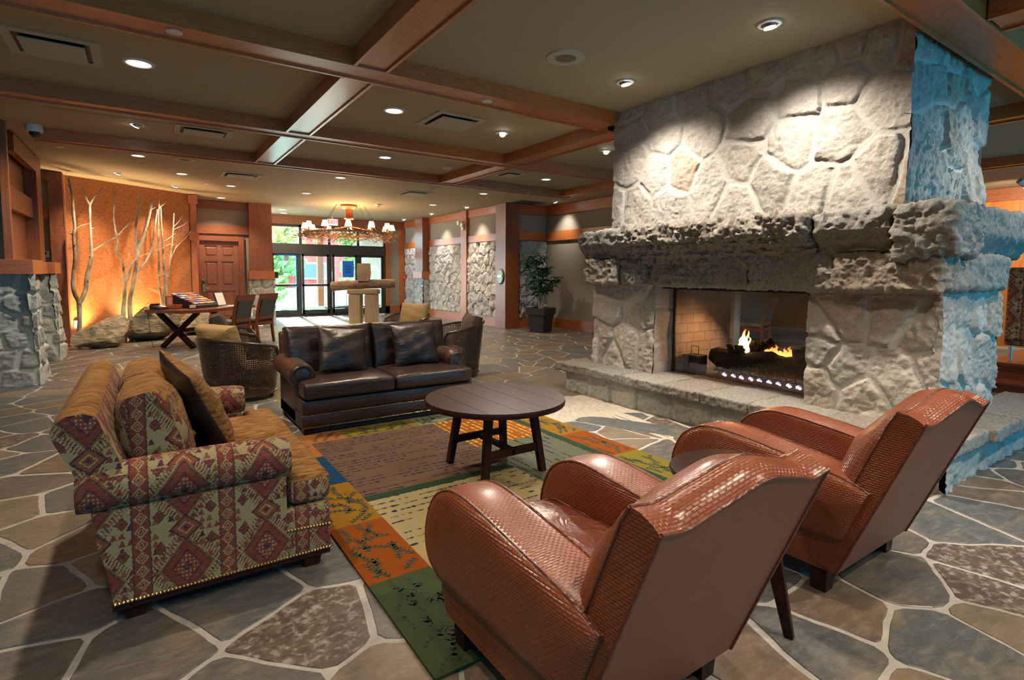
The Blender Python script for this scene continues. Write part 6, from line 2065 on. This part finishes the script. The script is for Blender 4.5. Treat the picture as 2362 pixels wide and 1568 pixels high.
gimbal(7.70, 13.6, (8.2, 13.5, 1.4), 'wall washer over the near fieldstone panel', 40, 80)
gimbal(7.65, 18.0, (8.2, 18.3, 1.6), 'wall washer beside the far engaged column', 26, 80)
for k, (x, y, p) in enumerate(((.03, 3.5, 42), (-.6, 1.2, 24), (2.5, .3, 48), (2.4, 2.5, 12), (4.1, -.6, 70), (1.0, -1.2, 40))): downlight(x, y, 'added unseen downlight overhead outside the picture, lighting the ' + ('kilim sofa', 'floor at lower left', 'nearest armchair', 'gap before the hearth', 'floor at lower right', 'floor before the viewer')[k], p, 125)  # unseen downlights added to brighten the foreground
gimbal(6.6, .4, (5.6, 1.6, 1.5), 'spotlight out of view lighting the right end of the hearth', 36, 80)
# up-lights behind the boulders
for x, y, n_ in ((-1.0, 13.86, 1), (-.12, 14.52, 2), (.40, 14.92, 3)):
    t = thing('uplight', ('left', 'middle', 'right')[n_ - 1] + ' small uplight hidden behind the boulders', 'uplight', (x, y, .02), group='uplights behind the boulders')
    b = B(); lathe(b, [(.06, -.02), (.05, .1), (0, .1)], 14); obj('can', b, MT['black'], t)
    b = B(); lathe(b, [(0, .102), (.04, .102), (.04, .106), (0, .106)], 14, cap=False); obj('lens', b, MT['lamp'], t)
    spot((x, y, .14), 90 if n_ < 3 else 25, 100, (1, .62, .28), (x - .1, y + .14, 1.3), .9)
# vents
def vent(x0, x1, y0, y1, label):
    cx, cy, w, d = (x0 + x1) / 2, (y0 + y1) / 2, x1 - x0, y1 - y0
    t = thing('ceiling_vent', label, 'vent', (cx, cy, ZC), group='ceiling air vents')
    b = B()
    f = .07
    for a in ((-w / 2, w / 2, -d / 2, -d / 2 + f), (-w / 2, w / 2, d / 2 - f, d / 2), (-w / 2, -w / 2 + f, -d / 2 + f, d / 2 - f), (w / 2 - f, w / 2, -d / 2 + f, d / 2 - f)): box(b, *a, -.014, -.001)
    obj('frame', b, MT['grey_trim'], t)
    b = B(); box(b, -w / 2 + f, w / 2 - f, -d / 2 + f, d / 2 - f, -.004, -.001); obj('throat', b, MT['black'], t)
    b = B(); box(b, -w / 2 + f + .035, w / 2 - f - .035, -d / 2 + f + .055, d / 2 - f - .02, -.034, -.022); obj('plate', b, MT['grey_trim'], t)
vent(-.88, -.24, 5.80, 6.44, 'square ceiling vent in the upper left corner'); vent(.40, 1.08, 8.28, 8.80, 'ceiling vent beside the left spotlight panel'); vent(1.3, 2.0, 11.6, 12.2, 'ceiling vent beyond the far long beam at left')
vent(2.92, 3.58, 5.80, 6.48, 'ceiling vent between the first two long beams'); vent(5.08, 5.72, 11.7, 12.45, 'ceiling vent beyond the far long beam at centre'); vent(5.62, 6.08, 8.4, 8.94, 'ceiling vent in the bay left of the chimney')
vent(11.9, 12.5, 2.2, 2.8, 'ceiling vent in the gap right of the chimney')
b = B(); box(b, 8.14, 8.9, 11.5, 12.05, ZC - .012, ZC - .001); tag(obj('return_grille', b, plain('dark_grille', (.06, .06, .06), .7)), 'dark return grille in the ceiling above the plant', 'vent')
b = B(); box(b, -.9, .38, 8.35, 8.78, ZC - .004, ZC - .0005); box(b, -.88, .36, 8.37, 8.76, ZC - .005, ZC - .003); tag(obj('access_panel', b, MT['ceil']), 'flush ceiling access panel around the left spotlight', 'panel')
def speaker(x, y, label):
    t = thing('ceiling_speaker', label, 'speaker', (x, y, ZC), group='round ceiling speakers')
    b = B(); lathe(b, [(.17, -.001), (.168, -.010), (.095, -.014), (.09, -.008), (0, -.008)], 32); obj('flange', b, MT['grey_trim'], t, smooth=30)
    b = B(); lathe(b, [(0, -.011), (.09, -.011), (.09, -.009), (0, -.009)], 28, cap=False); obj('grille', b, plain('speaker_mesh', (.17, .15, .12), .8), t)
speaker(3.13, 3.77, 'round speaker in the big plain ceiling bay'); speaker(5.41, 11.05, 'round speaker beyond the far long beam at centre'); speaker(.64, 10.81, 'round speaker beyond the far long beam at left')
def disc(x, y, z, label, r=.055, name='cover_disc', cat='cover'):
    b = B(); lathe(b, [(r, 0), (r, -.006), (r * .8, -.009), (0, -.009)], 24); o = obj(name, b, MT['white'], None, smooth=30); o.location = (x, y, z)
    tag(o, label, cat, 'white sprinkler cover discs')
disc(.25, 4.82, ZB + .018, 'white cover disc under the nearest long beam at left'); disc(2.98, 4.84, ZB + .018, 'white cover disc under the nearest long beam at right'); disc(7.05, 9.7, ZB + .018, 'white cover disc under the far right beam'); disc(-1.0, 10.91, ZC, 'white cover disc beside the dome camera beam'); disc(1.18, 13.54, ZC, 'white cover disc above the writing desk')
for x, y, l in ((4.57, 8.76, 'white smoke detector between the second and third long beams'), (5.45, 14.6, 'white smoke detector near the chandelier')):
    t = thing('smoke_detector', l, 'detector', (x, y, ZC), group='ceiling smoke detectors')
    b = B(); lathe(b, [(.085, 0), (.085, -.02), (.06, -.045), (.03, -.05), (0, -.05)], 24); obj('base', b, MT['white'], t, smooth=30)
    b = B(); lathe(b, [(.03, -.05), (.028, -.075), (0, -.078)], 16); obj('sensor', b, MT['grey_trim'], t, smooth=30)
t = thing('dome_camera', 'white dome security camera at the top of the nearer stone pier', 'camera', (-1.12, 9.50, ZC))
b = B(); lathe(b, [(.085, 0), (.092, -.06), (.088, -.09), (0, -.09)], 24); obj('housing', b, MT['white'], t, smooth=30)
b = B(); lathe(b, [(.06, -.09), (.05, -.125), (.025, -.145), (0, -.15)], 20); obj('dome', b, MT['black'], t, smooth=True)
t = thing('track_spotlight', 'white track spotlight near the knotty board wall', 'spotlight', (13.5, 3.0, ZC))
b = B(); tube(b, [(0, 0, 0), (0, 0, -.12)], .015, 8); obj('stem', b, MT['white'], t)
b = B(); tube(b, [(-.05, .05, -.12), (.1, -.05, -.24)], .06, 14); obj('lamp_head', b, MT['white'], t)
spot((13.5, 3.0, ZC - .3), 75, 100, WARM, (15.3, 3.8, 2.2))
spot((12.3, 1.0, ZC - .1), 60, 120, WARM)
spot((8.3, 4.2, ZC - .1), 60, 120, WARM)

# ------------------------------------------------------------ daylight
w = bpy.data.worlds.new('world'); SC.world = w; w.use_nodes = True
bg = w.node_tree.nodes['Background']
bg.inputs[0].default_value = (.62, .84, 1, 1)
bg.inputs[1].default_value = 13
sun = bpy.data.lights.new('sun', 'SUN'); sun.energy = 55; sun.angle = .01; sun.color = (1, .95, .86)
so = bpy.data.objects.new('sun', sun); link(so)
so.rotation_euler = Vector((-.10, -1, -.53)).to_track_quat('-Z', 'Y').to_euler()
def portal(c, sx, sz, rot):
    l = bpy.data.lights.new('window_portal', 'AREA'); l.shape = 'RECTANGLE'; l.size = sx; l.size_y = sz
    l.cycles.is_portal = True
    o = bpy.data.objects.new('window_portal', l); link(o); o.location = c; o.rotation_euler = rot
for x0, x1 in ((-2.7, .2), (3.05, 3.45), (3.75, 6.85), (7.15, 10.25), (10.55, 15.35)):
    portal(((x0 + x1) / 2, -2.74, 1.62), x1 - x0, 2.55, (PI / 2, 0, 0))
portal((5.42, 19.15, 1.55), 3.85, 3.0, (-PI / 2, 0, 0))

# ------------------------------------------------------------ camera
cam = bpy.data.cameras.new('camera')
cam.sensor_width = 36; cam.sensor_fit = 'HORIZONTAL'
cam.lens = 1240 / 2362 * 36
cam.shift_x = 0; cam.shift_y = -(784 - 722) / 2362
cam.clip_end = 300; cam.clip_start = .02
co = bpy.data.objects.new('camera', cam); link(co)
yaw, pit, rol = math.radians(34.36), math.radians(4.2), math.radians(-.376)
f = Vector((math.sin(yaw) * math.cos(pit), math.cos(yaw) * math.cos(pit), -math.sin(pit)))
r = Vector((math.cos(yaw), -math.sin(yaw), 0)); d = f.cross(r)
r2 = r * math.cos(rol) + d * math.sin(rol); d2 = -r * math.sin(rol) + d * math.cos(rol)
Mx = Matrix((r2, -d2, -f)).transposed().to_4x4()
Mx.translation = (0, 0, 1.5)
co.matrix_world = Mx
SC.camera = co
SC.view_settings.view_transform = 'Standard'; SC.view_settings.look = 'None'; SC.view_settings.gamma = 1
SC.view_settings.exposure = 0.25
c = SC.cycles
c.max_bounces = 7; c.diffuse_bounces = 4; c.glossy_bounces = 3; c.transmission_bounces = 6; c.transparent_max_bounces = 12
c.sample_clamp_indirect = 4; c.caustics_reflective = False; c.caustics_refractive = False
c.use_denoising = True; c.adaptive_threshold = .02
